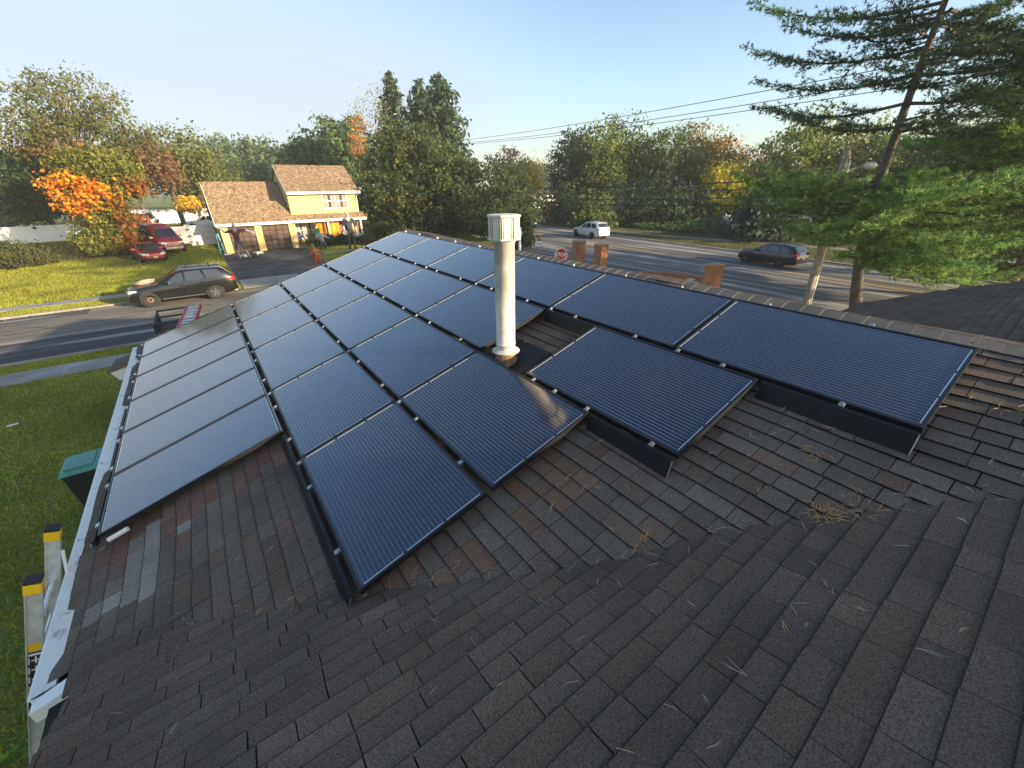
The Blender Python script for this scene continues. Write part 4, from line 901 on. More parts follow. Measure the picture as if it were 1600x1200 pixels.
# ================================================================ vehicles
M_carglass = mat('car_glass', (.018, .022, .026), .05, var=.1, spec=.9)
M_tyre = mat('tyre', (.018, .018, .018), .85, var=.2)
M_chrome = mat('chrome', (.70, .70, .70), .18, 1.0, var=.03)
M_head = mat('headlamp', (.72, .72, .68), .12, var=.1, spec=.8)
M_tail = mat('tail_lamp', (.45, .012, .012), .2, var=.1, spec=.7)
M_plate = mat('licence_plate', (.70, .62, .25), .5, var=.05)
def paint(name, col, rough=.28, coat=.8): return mat('paint_' + name, col, rough, 0, var=.04, scale=2, coat=coat * .7)
def interp(tab, x):
    if x <= tab[0][0]: return tab[0][1]
    for (a, p), (c, q) in zip(tab, tab[1:]):
        if x <= c:
            t = (x - a) / (c - a) if c > a else 0; return p + (q - p) * t
    return tab[-1][1]
def vehicle(name, label, cat, loc, rz, S, m_body, wheels_m=None, group=None, extras=True):
    """x runs from the nose (0) to the tail (L); y is the car's width"""
    root = empty(name, loc, rz); tag(root, label, cat, group)
    L, Wd = S['L'], S['W'] / 2; xs = sorted(set([0, .04, .12, .25] + list(np.linspace(.4, L - .4, 26)) + [L - .25, L - .12, L - .04, L] + [p[0] for p in S['top']]))
    def half(x): return Wd * interp(S['plan'], x / L)
    def top(x): return interp(S['top'], x)
    def belt(x): return min(interp(S['belt'], x), top(x) - .02)
    def zb(x): return interp(S.get('bot', [(0, .32), (.5, .24), (L - .5, .26), (L, .42)]), x)
    tum = S.get('tumble', .80)
    def roofw(x):
        k = min(1, max(0, (top(x) - interp(S['belt'], x)) / .45)); return half(x) * (.93 * (1 - k) + tum * k)
    def section(x):
        w, b_, t, z0 = half(x), belt(x), top(x), zb(x); rw = roofw(x); zm = z0 + (b_ - z0) * .55
        return [(0, z0), (w * .86, z0), (w * .96, z0 + .07), (w * .985, z0 + .2), (w, zm), (w * .985, zm + (b_ - zm) * .6), (w * .955, b_), (rw + (w * .955 - rw) * .08, t - min(.07, (t - b_) * .4)), (rw * .90, t - .008), (rw * .5, t + .012), (0, t + .018)]
    P = []
    for x in xs: s = section(x); P.append([(x, y, z) for y, z in s] + [(x, -y, z) for y, z in s[-2:0:-1]])
    n = len(P[0]); V = [p for r in P for p in r]; F = []
    for k in range(len(xs) - 1):
        for j in range(n): F.append((k * n + j, k * n + (j + 1) % n, (k + 1) * n + (j + 1) % n, (k + 1) * n + j))
    F.append(tuple(range(n))); F.append(tuple((len(xs) - 1) * n + j for j in range(n - 1, -1, -1)))
    b = MB(); b.mesh(V, F); body = b.build('body', m_body, root, smooth=True)
    def side(x, s, sg, off=.008):
        w, b_, t = half(x), belt(x), top(x); rw = roofw(x); y0, z0 = w * .955, b_; y1, z1 = rw + (w * .955 - rw) * .08, t - min(.07, (t - b_) * .4)
        return Vector((x, sg * (y0 + (y1 - y0) * s + off), z0 + (z1 - z0) * s))
    for poly in S['sidewin']:
        for sg in (1, -1):
            (xa0, xa1, xb0, xb1) = poly; b = MB(); m_ = 6                          # lower edge xa0..xa1, upper edge xb0..xb1
            for k in range(m_):
                t0, t1 = k / m_, (k + 1) / m_; lo0, lo1 = xa0 + (xa1 - xa0) * t0, xa0 + (xa1 - xa0) * t1; up0, up1 = xb0 + (xb1 - xb0) * t0, xb0 + (xb1 - xb0) * t1
                b.poly([side(lo0, .10, sg), side(lo1, .10, sg), side(up1, .93, sg), side(up0, .93, sg)])
            b.build('side_window', M_carglass, root)
    for nm, (x0, x1) in (('windshield', S['wind']), ('rear_window', S['rear'])):
        b = MB(); st_ = 5
        for k in range(st_):
            xa, xb = x0 + (x1 - x0) * k / st_, x0 + (x1 - x0) * (k + 1) / st_
            for j in range(6):
                f0, f1 = -.90 + 1.8 * j / 6, -.90 + 1.8 * (j + 1) / 6
                def pt(x, f): rw = roofw(x); zz = top(x) + .018 - (.006 if abs(f) > .55 else 0) - .020 * max(0, abs(f) - .5) / .4; return (x + (-.006 if nm == 'windshield' else .006), f * rw, zz + .012)
                b.poly([pt(xa, f0), pt(xb, f0), pt(xb, f1), pt(xa, f1)])
        b.build(nm, M_carglass, root, smooth=True)
    r = S['wheel']
    for i, x in enumerate(S['axles']):
        for sg in (1, -1):
            y = sg * (half(x) - .10)
            b = MB(); b.lathe([(r * 1.13, -.012), (r * 1.13, .006), (.0, .006)], 26, (x, sg * (half(x) - .002), r + .03), 'y'); b.build('wheel_arch', M_rub, root)
            w_ = empty('wheel'); w_.parent = root; w_.location = (x, y, r)
            b = MB(); b.lathe([(r * .62, -.11), (r * .93, -.11), (r, -.07), (r, .07), (r * .93, .115), (r * .64, .125), (r * .60, .10)], 28, (0, 0, 0), 'y')
            if sg < 0: b.v = [(p[0], -p[1], p[2]) for p in b.v]
            t_ = b.build('tyre', M_tyre, w_, smooth=True)
            rm = (wheels_m or [M_chrome, M_chrome])[i]; b = MB()
            if S.get('steel', {}).get(i):
                b.lathe([(r * .63, .10), (r * .58, .07), (r * .45, .055), (r * .40, .09), (r * .22, .095), (r * .16, .075), (0, .075)], 24, (0, 0, 0), 'y')
            else:
                b.lathe([(r * .64, .105), (r * .60, .118), (r * .56, .10), (r * .55, .03), (0, .03)], 24, (0, 0, 0), 'y')
                for k in range(5):
                    a = 2 * math.pi * k / 5 + .3; d = Vector((math.cos(a), 0, math.sin(a))); q = Vector((-d.z, 0, d.x)); w0, w1 = r * .13, r * .10
                    b.hexa([q * -w0 + Vector((0, .03, 0)), q * w0 + Vector((0, .03, 0)), d * r * .60 + q * w1 + Vector((0, .06, 0)), d * r * .60 - q * w1 + Vector((0, .06, 0)),
                            q * -w0 + Vector((0, .105, 0)), q * w0 + Vector((0, .105, 0)), d * r * .60 + q * w1 + Vector((0, .112, 0)), d * r * .60 - q * w1 + Vector((0, .112, 0))])
            if sg < 0: b.v = [(p[0], -p[1], p[2]) for p in b.v]
            b.build('rim', rm, w_, smooth=False)
    zf = S.get('lamp_z', .72)
    for sg in (1, -1):
        b = MB(); x0 = .10; w0, w1 = half(x0) * .99, half(.42) * 1.0
        b.hexa([(-.012, sg * half(0) * .62, zf - .08), (.10, sg * (half(.1) + .004), zf - .06), (.46, sg * (half(.46) + .006), zf + .03), (.05, sg * half(0) * .62, zf - .08),
                (-.004, sg * half(0) * .62, zf + .07), (.12, sg * (half(.12) + .004), zf + .09), (.48, sg * (half(.48) + .006), zf + .11), (.06, sg * half(0) * .62, zf + .07)])
        b.build('headlight', M_head, root)
        zt = S.get('tail_z', .98); xl = L
        b = MB(); b.hexa([(xl + .012, sg * half(L) * .72, zt - .10), (xl - .06, sg * (half(L - .06) + .006), zt - .10), (xl - .38, sg * (half(L - .38) + .006), zt - .04), (xl - .1, sg * half(L) * .72, zt - .10),
                          (xl + .006, sg * half(L) * .72, zt + .11), (xl - .08, sg * (half(L - .08) + .004), zt + .11), (xl - .38, sg * (half(L - .38) + .004), zt + .06), (xl - .1, sg * half(L) * .72, zt + .11)])
        b.build('taillight', M_tail, root)
        xm = S['wind'][0] + .32; b = MB(); b.hexa([(xm, sg * (half(xm) * .93), belt(xm) + .02), (xm + .14, sg * (half(xm) * .93), belt(xm) + .02), (xm + .17, sg * (half(xm) + .20), belt(xm) + .05), (xm + .03, sg * (half(xm) + .20), belt(xm) + .05),
                                                  (xm + .02, sg * (half(xm) * .93), belt(xm) + .14), (xm + .15, sg * (half(xm) * .93), belt(xm) + .14), (xm + .17, sg * (half(xm) + .20), belt(xm) + .22), (xm + .04, sg * (half(xm) + .20), belt(xm) + .22)])
        b.build('mirror', S.get('mirror_m', m_body), root, bevel=.015)
    b = MB(); zg = S.get('grille', (.50, .72)); g_ = half(0) * .60
    b.hexa([(-.016, -g_, zg[0]), (.02, -g_, zg[0]), (.02, g_, zg[0]), (-.016, g_, zg[0]), (-.010, -g_ * .95, zg[1]), (.03, -g_ * .95, zg[1]), (.03, g_ * .95, zg[1]), (-.010, g_ * .95, zg[1])])
    b.build('grille', S.get('grille_m', M_rub), root)
    for x, zc, nm in ((-.03, S.get('bump_f', .42), 'front_bumper'), (L - .06, S.get('bump_r', .50), 'rear_bumper')):
        b = MB(); w0 = half(max(0, min(L, x))) * .98
        b.hexa([(x, -w0 * .92, zc - .10), (x + .09, -w0, zc - .10), (x + .09, w0, zc - .10), (x, w0 * .92, zc - .10), (x, -w0 * .92, zc + .09), (x + .09, -w0, zc + .09), (x + .09, w0, zc + .09), (x, w0 * .92, zc + .09)]) if nm == 'front_bumper' else \
        b.hexa([(x, -w0, zc - .10), (x + .10, -w0 * .92, zc - .10), (x + .10, w0 * .92, zc - .10), (x, w0, zc - .10), (x, -w0, zc + .09), (x + .10, -w0 * .92, zc + .09), (x + .10, w0 * .92, zc + .09), (x, w0, zc + .09)])
        b.build(nm, S.get('bumper_m', m_body), root, bevel=.02)
    b = MB(); b.box(L + .045, L + .052, -.16, .16, S.get('bump_r', .5) + .16, S.get('bump_r', .5) + .30) if S.get('plate_r') else b.box(-.045, -.036, -.16, .16, S.get('bump_f', .42) - .05, S.get('bump_f', .42) + .09)
    b.build('number_plate', M_plate, root)
    for x in S.get('seams', []):                                                  # door shut lines and handles
        for sg in (1, -1):
            b = MB(); zz = [zb(x) + .2, (zb(x) + belt(x)) / 2, belt(x)]; ww = [half(x) * .988, half(x) * 1.003, half(x) * .96]
            for k in range(2): b.hexa([(x - .006, sg * ww[k], zz[k]), (x + .006, sg * ww[k], zz[k]), (x + .006, sg * (ww[k] + .003), zz[k]), (x - .006, sg * (ww[k] + .003), zz[k]), (x - .006, sg * ww[k + 1], zz[k + 1]), (x + .006, sg * ww[k + 1], zz[k + 1]), (x + .006, sg * (ww[k + 1] + .003), zz[k + 1]), (x - .006, sg * (ww[k + 1] + .003), zz[k + 1])])
            b.build('door_seam', M_rub, root)
    for x in S.get('handles', []):
        for sg in (1, -1): b = MB(); b.box(x, x + .2, min(sg * half(x) * .985, sg * (half(x) + .02)), max(sg * half(x) * .985, sg * (half(x) + .02)), belt(x) - .13, belt(x) - .09); b.build('door_handle', m_body, root)
    if S.get('rails'):
        for sg in (1, -1):
            x0, x1 = S['rails']; b = MB(); b.tube([(x0, sg * roofw(x0) * .92, top(x0) + .0), (x0 + .15, sg * roofw(x0) * .92, top(x0) + .07), (x1 - .15, sg * roofw(x1) * .92, top(x1) + .07), (x1, sg * roofw(x1) * .92, top(x1) + .0)], .022, 8); b.build('roof_rail', M_chrome, root)
    if S.get('crossbars'):
        for x in S['crossbars']: b = MB(); b.bar((x, -roofw(x) * .95, top(x) + .09), (x, roofw(x) * .95, top(x) + .09), .07, .03); b.build('roof_bar', M_rub, root)
    if S.get('sill'):
        for sg in (1, -1): b = MB(); x0, x1 = S['axles'][0] + .52, S['axles'][1] - .52; b.bar((x0, sg * (Wd + .004), zb(2) + .12), (x1, sg * (Wd + .004), zb(2) + .12), .02, .05); b.build('sill_trim', M_chrome, root)
    root['_len'] = L; return root, half, top, belt
PLAN = [(0, .70), (.02, .82), (.06, .92), (.14, .985), (.3, 1), (.85, .99), (.94, .95), (.98, .88), (1, .80)]
SUV = dict(L=5.1, W=1.93, plan=PLAN, top=[(0, .62), (.05, .86), (.3, 1.02), (1.35, 1.14), (2.35, 1.70), (2.7, 1.78), (3.6, 1.81), (4.55, 1.75), (4.95, 1.28), (5.06, 1.05), (5.1, .62)],
           belt=[(0, .60), (.3, .94), (1.3, 1.06), (5.0, 1.20)], sidewin=[(1.72, 2.62, 2.38, 2.66), (2.72, 3.62, 2.76, 3.50), (3.74, 4.58, 3.62, 4.32)], wind=(1.46, 2.36), rear=(4.60, 4.93), wheel=.40, axles=(.92, 3.96),
           rails=(2.5, 4.6), crossbars=(2.9, 4.0), seams=(1.62, 2.67, 3.66), handles=(2.35, 3.36), sill=True, lamp_z=.84, tail_z=1.04, grille=(.52, .80))
SEDAN = dict(L=4.7, W=1.80, plan=PLAN, top=[(0, .52), (.06, .70), (.4, .82), (1.25, .94), (2.05, 1.36), (2.5, 1.43), (3.1, 1.42), (3.75, 1.14), (4.5, 1.05), (4.66, .92), (4.7, .55)],
             belt=[(0, .50), (.4, .74), (1.3, .90), (4.6, .98)], sidewin=[(1.60, 2.38, 2.06, 2.42), (2.46, 3.3, 2.48, 3.08)], wind=(1.30, 2.06), rear=(3.14, 3.72), wheel=.32, axles=(.88, 3.60), seams=(1.42, 2.42, 3.3), handles=(2.15, 3.05), lamp_z=.66, tail_z=.84, grille=(.42, .56), tumble=.76)
VAN = dict(L=5.3, W=2.05, plan=PLAN, top=[(0, .60), (.06, 1.0), (.25, 1.20), (.95, 1.34), (1.75, 1.98), (2.3, 2.22), (3.0, 2.36), (4.6, 2.36), (5.05, 2.15), (5.24, 1.3), (5.3, .6)],
           belt=[(0, .58), (.3, 1.08), (1.1, 1.26), (5.3, 1.34)], sidewin=[(1.35, 2.2, 1.85, 2.25), (2.32, 3.3, 2.34, 3.28), (3.4, 4.6, 3.38, 4.5)], wind=(1.02, 1.74), rear=(5.06, 5.20), wheel=.37, axles=(.9, 3.85), seams=(1.36, 2.38, 3.45), handles=(2.1,), lamp_z=.92, grille=(.68, .98), tail_z=1.2, bump_f=.48)
PICK = dict(L=5.7, W=1.98, plan=PLAN, top=[(0, .62), (.06, .95), (.3, 1.08), (1.45, 1.18), (2.2, 1.78), (2.6, 1.86), (3.5, 1.84), (3.72, 1.84), (5.5, 1.80), (5.66, 1.2), (5.7, .65)],
            belt=[(0, .60), (.3, .98), (1.4, 1.12), (5.6, 1.16)], sidewin=[(1.85, 2.62, 2.3, 2.66), (2.75, 3.5, 2.78, 3.46), (3.85, 5.3, 3.88, 5.2)], wind=(1.52, 2.22), rear=(5.5, 5.65), wheel=.40, axles=(.98, 4.35), seams=(1.7, 2.7, 3.62), lamp_z=.9, grille=(.6, .95), tail_z=1.05)
def car_at(nose, tail, L):
    """places a vehicle whose nose is at one ground point, pointing away from its tail"""
    d = Vector((tail[0] - nose[0], tail[1] - nose[1])); return Vector((nose[0], nose[1], .012 + .5 * float(rise(*nose) + rise(*tail)))), math.atan2(d.y, d.x)
M_blk, M_maroon, M_redp, M_whitep, M_navy, M_greyp = paint('black', (.006, .0065, .0065), .22), paint('maroon', (.22, .010, .022)), paint('red', (.42, .012, .014)), paint('white', (.74, .75, .76)), paint('dark_blue', (.007, .008, .011)), paint('slate', (.09, .10, .14))
M_bronze = mat('brown_steel', (.26, .16, .075), .55, .35, var=.25, scale=9)
S1 = dict(SUV); S1['steel'] = {0: 1}
suv, hf, tp, bl = vehicle('parked_suv', 'black SUV parked across the street with a brown steel front wheel and roof rails', 'car', (-4.15, 20.0, .012), R(0), S1, M_blk, [M_bronze, M_chrome])
b = MB(); n = 9; V = []; F = []
for i in range(n + 1):
    for j in range(5): V.append((.35 + .95 * i / n, .18 + .62 * j / 4, 1.10 + .13 * i / n + .11 * math.sin(math.pi * i / n) * math.sin(math.pi * j / 4) + random.uniform(-.012, .012) + .02))
for i in range(n):
    for j in range(4): F.append((i * 5 + j, i * 5 + j + 1, (i + 1) * 5 + j + 1, (i + 1) * 5 + j))
b.mesh(V, F); V2 = [(p[0], p[1], p[2] - .10) for p in V]; b.mesh(V2, [f[::-1] for f in F]); o = b.build('blanket', mat('tan_blanket', (.55, .46, .32), .9, var=.2), None, smooth=True); o.location = suv.location
tag(o, 'tan folded blanket lying on the hood of the black SUV', 'blanket')
def nose_tail(nx, ny, tx, ty, S): return car_at((nx, ny), (tx, ty), S['L'])
S2 = dict(SEDAN); S2['bumper_m'] = M_redp
l, r_ = nose_tail(-3.50, 35.4, -4.75, 40.0, S2)
sed, *_ = vehicle('red_sedan', 'red sedan with a dark hood on the lawn in front of the maroon van', 'car', l, r_, S2, M_redp)
b = MB(); n = 8                                                                   # dark bonnet panel
for i in range(n):
    xa, xb = .30 + .98 * i / n, .30 + .98 * (i + 1) / n
    for j in range(6):
        f0, f1 = -.80 + 1.6 * j / 6, -.80 + 1.6 * (j + 1) / 6
        h_ = lambda x, f: (x, f * .84 * interp(PLAN, x / 4.7), interp(S2['top'], x) + .030 - .02 * abs(f))
        b.poly([h_(xa, f0), h_(xb, f0), h_(xb, f1), h_(xa, f1)])
b.build('hood', mat('dark_hood', (.015, .015, .02), .35, coat=.5), sed, smooth=True)
S3 = dict(VAN); S3['bumper_m'] = mat('silver_bumper', (.45, .44, .42), .4, .3); S3['grille_m'] = mat('gilt_grille', (.40, .22, .12), .4, .5)
l, r_ = nose_tail(-2.15, 38.6, -3.75, 43.6, S3)
vehicle('maroon_van', 'maroon minivan parked behind the red sedan with its nose towards the street', 'van', l, r_, S3, M_maroon)
S4 = dict(SUV); S4.update(plate_r=1, crossbars=None)
l, r_ = nose_tail(38.75, 28.6, 38.1, 23.5, S4)
vehicle('white_suv', 'white SUV driving away on the highway', 'car', l, r_, S4, M_whitep, [M_rub, M_rub])
S5 = dict(SUV); S5.update(L=4.75, top=[(0, .58), (.05, .80), (.3, .95), (1.25, 1.06), (2.15, 1.56), (2.6, 1.66), (3.5, 1.66), (4.3, 1.56), (4.62, 1.16), (4.72, .95), (4.75, .6)], belt=[(0, .56), (.3, .88), (1.2, 1.0), (4.7, 1.08)],
                          sidewin=[(1.56, 2.4, 2.14, 2.44), (2.5, 3.4, 2.54, 3.26), (3.5, 4.1, 3.38, 3.9)], wind=(1.32, 2.15), rear=(4.34, 4.60), axles=(.9, 3.65), wheel=.36, rails=None, crossbars=None, plate_r=1, seams=(1.45, 2.45, 3.42), sill=False)
l, r_ = nose_tail(36.35, 6.55, 35.75, 1.85, S5)
vehicle('dark_suv', 'dark navy SUV on the highway seen below the pine boughs with red tail lamps', 'car', l, r_, S5, M_navy, [mat('dark_rim', (.08, .08, .085), .4, .6)] * 2)
S6 = dict(SEDAN); S6['plate_r'] = 1
l, r_ = nose_tail(41.0, 44.0, 40.3, 39.4, S6)
vehicle('grey_sedan', 'slate grey sedan far down the highway just right of the vent cap', 'car', l, r_, S6, M_greyp)
l, r_ = nose_tail(-1.1, 67.0, 4.6, 66.2, PICK)
vehicle('white_pickup', 'white pickup truck with a cap half hidden behind the yellow house garage', 'truck', l, r_, PICK, M_whitep)
# black work truck in the driveway below the roof, its rack carrying a red ladder
S7 = dict(PICK); S7.update(top=[(0, .62), (.06, .95), (.3, 1.08), (1.45, 1.18), (2.2, 1.78), (2.6, 1.86), (3.5, 1.84), (3.70, 1.80), (3.85, 1.22), (5.5, 1.20), (5.66, 1.1), (5.7, .65)], sidewin=[(1.85, 2.62, 2.3, 2.66), (2.75, 3.5, 2.78, 3.46)], rear=(3.70, 3.83))
l, r_ = nose_tail(-1.25, 2.6, -1.25, 8.3, S7)
trk, *_ = vehicle('work_truck', 'black work pickup with a ladder rack half hidden beyond the lowest panels', 'truck', l, r_, S7, M_blk)
b = MB(); b.bar((3.7, .84, 1.98), (5.75, .84, 1.98), .05); b.bar((3.7, -.25, 1.98), (5.75, -.25, 1.98), .05)
for x in (3.9, 5.6): b.bar((x, .84, 1.15), (x, .84, 1.98), .05); b.bar((x, -.25, 1.15), (x, -.25, 1.98), .05)
for x in (3.7, 4.6, 5.6): b.bar((x, -.25, 2.02), (x, .84, 2.02), .05)
b.build('ladder_rack', M_rub, trk)
b = MB()
for z in (1.42, 1.56, 1.70, 1.84): b.bar((4.0, .90, z), (5.7, .90, z), .05)
for x in np.linspace(4.0, 5.7, 13): b.bar((x, .90, 1.36), (x, .90, 1.92), .035); b.bar((x, .35, 1.36), (x, .90, 1.36), .035)
b.box(4.0, 5.7, .30, .86, 1.22, 1.62)
b.build('side_basket', M_rub, trk)
fl = empty('red_ladder', (-1.05, 6.0, 2.16)); tag(fl, 'red fibreglass ladder with pale rungs lying on the work truck rack', 'ladder')
M_fg = mat('red_fibreglass', (.52, .045, .055), .5, var=.12)
a0, a1, c0, c1 = Vector((-1.15, 7.55, 2.20)), Vector((-.76, 7.50, 2.20)), Vector((-1.48, 4.3, 2.16)), Vector((-1.08, 4.25, 2.16))
for p, q in ((a0, c0), (a1, c1)): b = MB(); b.bar(p, q, .035, .11); wb(b, 'rail', M_fg, fl)
for k in range(11): t = (k + .5) / 11; b = MB(); b.bar(a0.lerp(c0, t), a1.lerp(c1, t), .11, .03); wb(b, 'rung', mat('pale_rung', (.66, .66, .64), .45, .3), fl)
# boat on the grass behind the van
bt = empty('motor_boat', (-3.7, 50.5, 1.0), R(108)); tag(bt, 'white motor boat on a trailer behind the maroon van', 'boat'); M_gel = mat('white_gelcoat', (.76, .75, .71), .3, var=.05, coat=.4)
st_ = [(0, .05, 1.55, 1.75), (.5, .55, 1.15, 1.78), (1.4, .98, .85, 1.80), (3, 1.18, .70, 1.75), (5, 1.2, .68, 1.66), (6.2, 1.14, .72, 1.60)]
V = []; F = []
for x, w, zk, zd in st_: V += [(x, 0, zk), (x, w * .72, zk + .22), (x, w * .96, zd - .25), (x, w, zd), (x, w * .8, zd + .05), (x, 0, zd + .1), (x, -w * .8, zd + .05), (x, -w, zd), (x, -w * .96, zd - .25), (x, -w * .72, zk + .22)]
for k in range(len(st_) - 1):
    for j in range(10): F.append((k * 10 + j, k * 10 + (j + 1) % 10, k * 10 + 10 + (j + 1) % 10, k * 10 + 10 + j))
F += [tuple(range(9, -1, -1)), tuple(range(50, 60))]; b = MB(); b.mesh(V, F); b.build('hull', M_gel, bt, smooth=False)
b = MB()
for x0, x1, w0, w1, z in ((0.02, .5, .06, .57, 1.60), (.5, 1.4, .57, 1.0, 1.60), (1.4, 3, 1.0, 1.19, 1.58), (3, 5, 1.19, 1.215, 1.52), (5, 6.2, 1.215, 1.155, 1.44)):
    for s in (1, -1): b.hexa([(x0, s * w0, z - .06), (x1, s * w1, z - .08), (x1, s * (w1 + .015), z - .08), (x0, s * (w0 + .015), z - .06), (x0, s * (w0 + .01), z + .06), (x1, s * (w1 + .01), z + .04), (x1, s * (w1 + .025), z + .04), (x0, s * (w0 + .025), z + .06)])
b.build('rub_rail', M_binb, bt)
b = MB(); b.hexa([(2.3, -.98, 1.85), (2.5, -.95, 1.85), (2.5, .95, 1.85), (2.3, .98, 1.85), (2.75, -.80, 2.38), (2.80, -.78, 2.38), (2.80, .78, 2.38), (2.75, .80, 2.38)]); b.build('windscreen', M_glass, bt)
b = MB()
for y in (-.98, -.33, .33, .98): b.bar((2.28, y, 1.85), (2.74, y * .82, 2.40), .05)
b.bar((2.74, -.82, 2.40), (2.74, .82, 2.40), .05); b.tube([(.2, -.2, 1.8), (.2, -.2, 2.15), (1.6, -.9, 2.15), (2.2, -1.0, 1.85)], .02, 6); b.tube([(.2, .2, 1.8), (.2, .2, 2.15), (1.6, .9, 2.15), (2.2, 1.0, 1.85)], .02, 6); b.build('rail', M_chrome, bt)
b = MB(); b.box(3.2, 5.6, -1.0, 1.0, 1.68, 1.95); b.hexa([(3.2, -.95, 1.95), (5.4, -.95, 1.95), (5.4, .95, 1.95), (3.2, .95, 1.95), (3.5, -.8, 2.7), (5.0, -.8, 2.7), (5.0, .8, 2.7), (3.5, .8, 2.7)]); b.build('cabin', M_gel, bt, bevel=.05)
b = MB(); b.bar((-1.4, 0, .55), (6, -.6, .6), .1); b.bar((-1.4, 0, .55), (6, .6, .6), .1); b.build('trailer', M_pole, bt)
for y in (-.95, .95): b = MB(); b.lathe([(0, -.1), (.33, -.1), (.33, .1), (0, .1)], 18, (4.2, y, .33), 'y'); b.build('wheel', M_tyre, bt)

# ================================================================ halloween figures
M_skin = tone_mat('figure_cloth', .85, stain=.25, sscale=6)
def figure(name, label, loc, rz, J, E, tones, cat='halloween figure', sub=2):
    """one continuous body: joints with radii, edges, and a colour for each joint"""
    names = list(J); me = bpy.data.meshes.new(name); me.from_pydata([J[n_][0] for n_ in names], [(names.index(a), names.index(c)) for a, c in E], [])
    o = bpy.data.objects.new(name, me); COL.objects.link(o); md = o.modifiers.new('skin', 'SKIN'); md.use_smooth_shade = True
    for k, n_ in enumerate(names):
        r = J[n_][1]; me.skin_vertices[0].data[k].radius = r if hasattr(r, '__len__') else (r, r); me.skin_vertices[0].data[k].use_root = (k == 0)
    sb = o.modifiers.new('sub', 'SUBSURF'); sb.levels = sub; sb.render_levels = sub
    bpy.context.view_layer.update(); m2 = bpy.data.meshes.new_from_object(o.evaluated_get(bpy.context.evaluated_depsgraph_get()))
    o.modifiers.clear(); o.data = m2
    mids = [(Vector(J[a][0]).lerp(Vector(J[c][0]), t), c) for a, c in E for t in (.25, .5, .75, 1.0)]
    cols = np.array([tones[min(mids, key=lambda q: (q[0] - p.center).length_squared)[1]] for p in m2.polygons], np.float32)
    a = m2.attributes.new('tone', 'FLOAT_COLOR', 'FACE'); a.data.foreach_set('color', np.concatenate([cols, np.ones((len(cols), 1), np.float32)], 1).ravel())
    m2.materials.clear(); m2.materials.append(M_skin); m2.polygons.foreach_set('use_smooth', [True] * len(m2.polygons))
    o.location = loc; o.rotation_euler = (0, 0, rz); return tag(o, label, cat)
def eyes(par, z, y, dx, r, m, name='eye'):
    for s in (1, -1):
        b = MB(); b.lathe([(0, -r), (r * .7, -r * .7), (r, 0), (r * .7, r * .7), (0, r)], 10, (s * dx, y, z)); b.build(name, m, par, smooth=True)
def hands(J, E, T, wr, side, d, col, r=.035):
    """five bony fingers spread from the wrist joint"""
    w = Vector(J[wr][0]); d = Vector(d).normalized(); q = d.cross(Vector((0, 1, 0))).normalized()
    for k, (off, L) in enumerate(((-.10, .24), (-.05, .34), (0, .38), (.05, .34), (.13, .22))):
        p = w + d * .08 + q * off; t = p + d * L + q * off * 1.6 + Vector((0, -.10, 0))
        J['%s_k%d' % (side, k)] = (tuple(p.lerp(t, .5) + Vector((0, -.02, 0))), r); J['%s_t%d' % (side, k)] = (tuple(t), r * .7)
        E += [(wr, '%s_k%d' % (side, k)), ('%s_k%d' % (side, k), '%s_t%d' % (side, k))]; T['%s_k%d' % (side, k)] = col; T['%s_t%d' % (side, k)] = col
PLAID, JEAN, BONE, GREYC = (.045, .009, .013), (.060, .075, .10), (.34, .31, .27), (.17, .17, .20)
J = dict(pelvis=((0, 0, 1.55), .20), belly=((0, 0, 1.85), .18), chest=((0, -.02, 2.25), .25), neck=((0, -.03, 2.55), .09), head=((0, -.10, 2.80), .19), crown=((0, -.06, 3.02), .15),
         shl=((-.34, 0, 2.40), .13), ell=((-.80, -.1, 2.30), .11), wrl=((-1.05, -.3, 2.62), .075), shr=((.34, 0, 2.40), .13), elr=((.80, -.1, 2.42), .11), wrr=((1.22, -.3, 2.22), .075),
         hpl=((-.17, 0, 1.45), .15), knl=((-.28, -.06, .85), .11), anl=((-.16, .02, .12), .06), tol=((-.20, -.22, .05), .055), hpr=((.17, 0, 1.45), .15), knr=((.38, -.08, .88), .11), anr=((.62, .03, .12), .06), tor=((.66, -.22, .05), .055))
E = [('pelvis', 'belly'), ('belly', 'chest'), ('chest', 'neck'), ('neck', 'head'), ('head', 'crown'), ('chest', 'shl'), ('shl', 'ell'), ('ell', 'wrl'), ('chest', 'shr'), ('shr', 'elr'), ('elr', 'wrr'), ('pelvis', 'hpl'), ('hpl', 'knl'), ('knl', 'anl'), ('anl', 'tol'), ('pelvis', 'hpr'), ('hpr', 'knr'), ('knr', 'anr'), ('anr', 'tor')]
T_ = dict(pelvis=JEAN, belly=PLAID, chest=PLAID, neck=GREYC, head=GREYC, crown=GREYC, shl=PLAID, ell=PLAID, wrl=BONE, shr=PLAID, elr=PLAID, wrr=BONE, hpl=JEAN, knl=JEAN, anl=BONE, tol=BONE, hpr=JEAN, knr=JEAN, anr=BONE, tor=BONE)
hands(J, E, T_, 'wrl', 'l', (-.2, 0, 1), BONE); hands(J, E, T_, 'wrr', 'r', (.9, 0, -.35), BONE)
P = at(392, 405); fgr = figure('halloween_figure', 'giant scarecrow figure in maroon shirt and jeans with arms spread in front of the garage', (P.x - .55, P.y + 1.0, .012), R(6), J, E, T_)
eyes(fgr, 2.84, -.285, .075, .035, M_rub)
DK, SKULL = (.050, .048, .062), (.52, .50, .48)
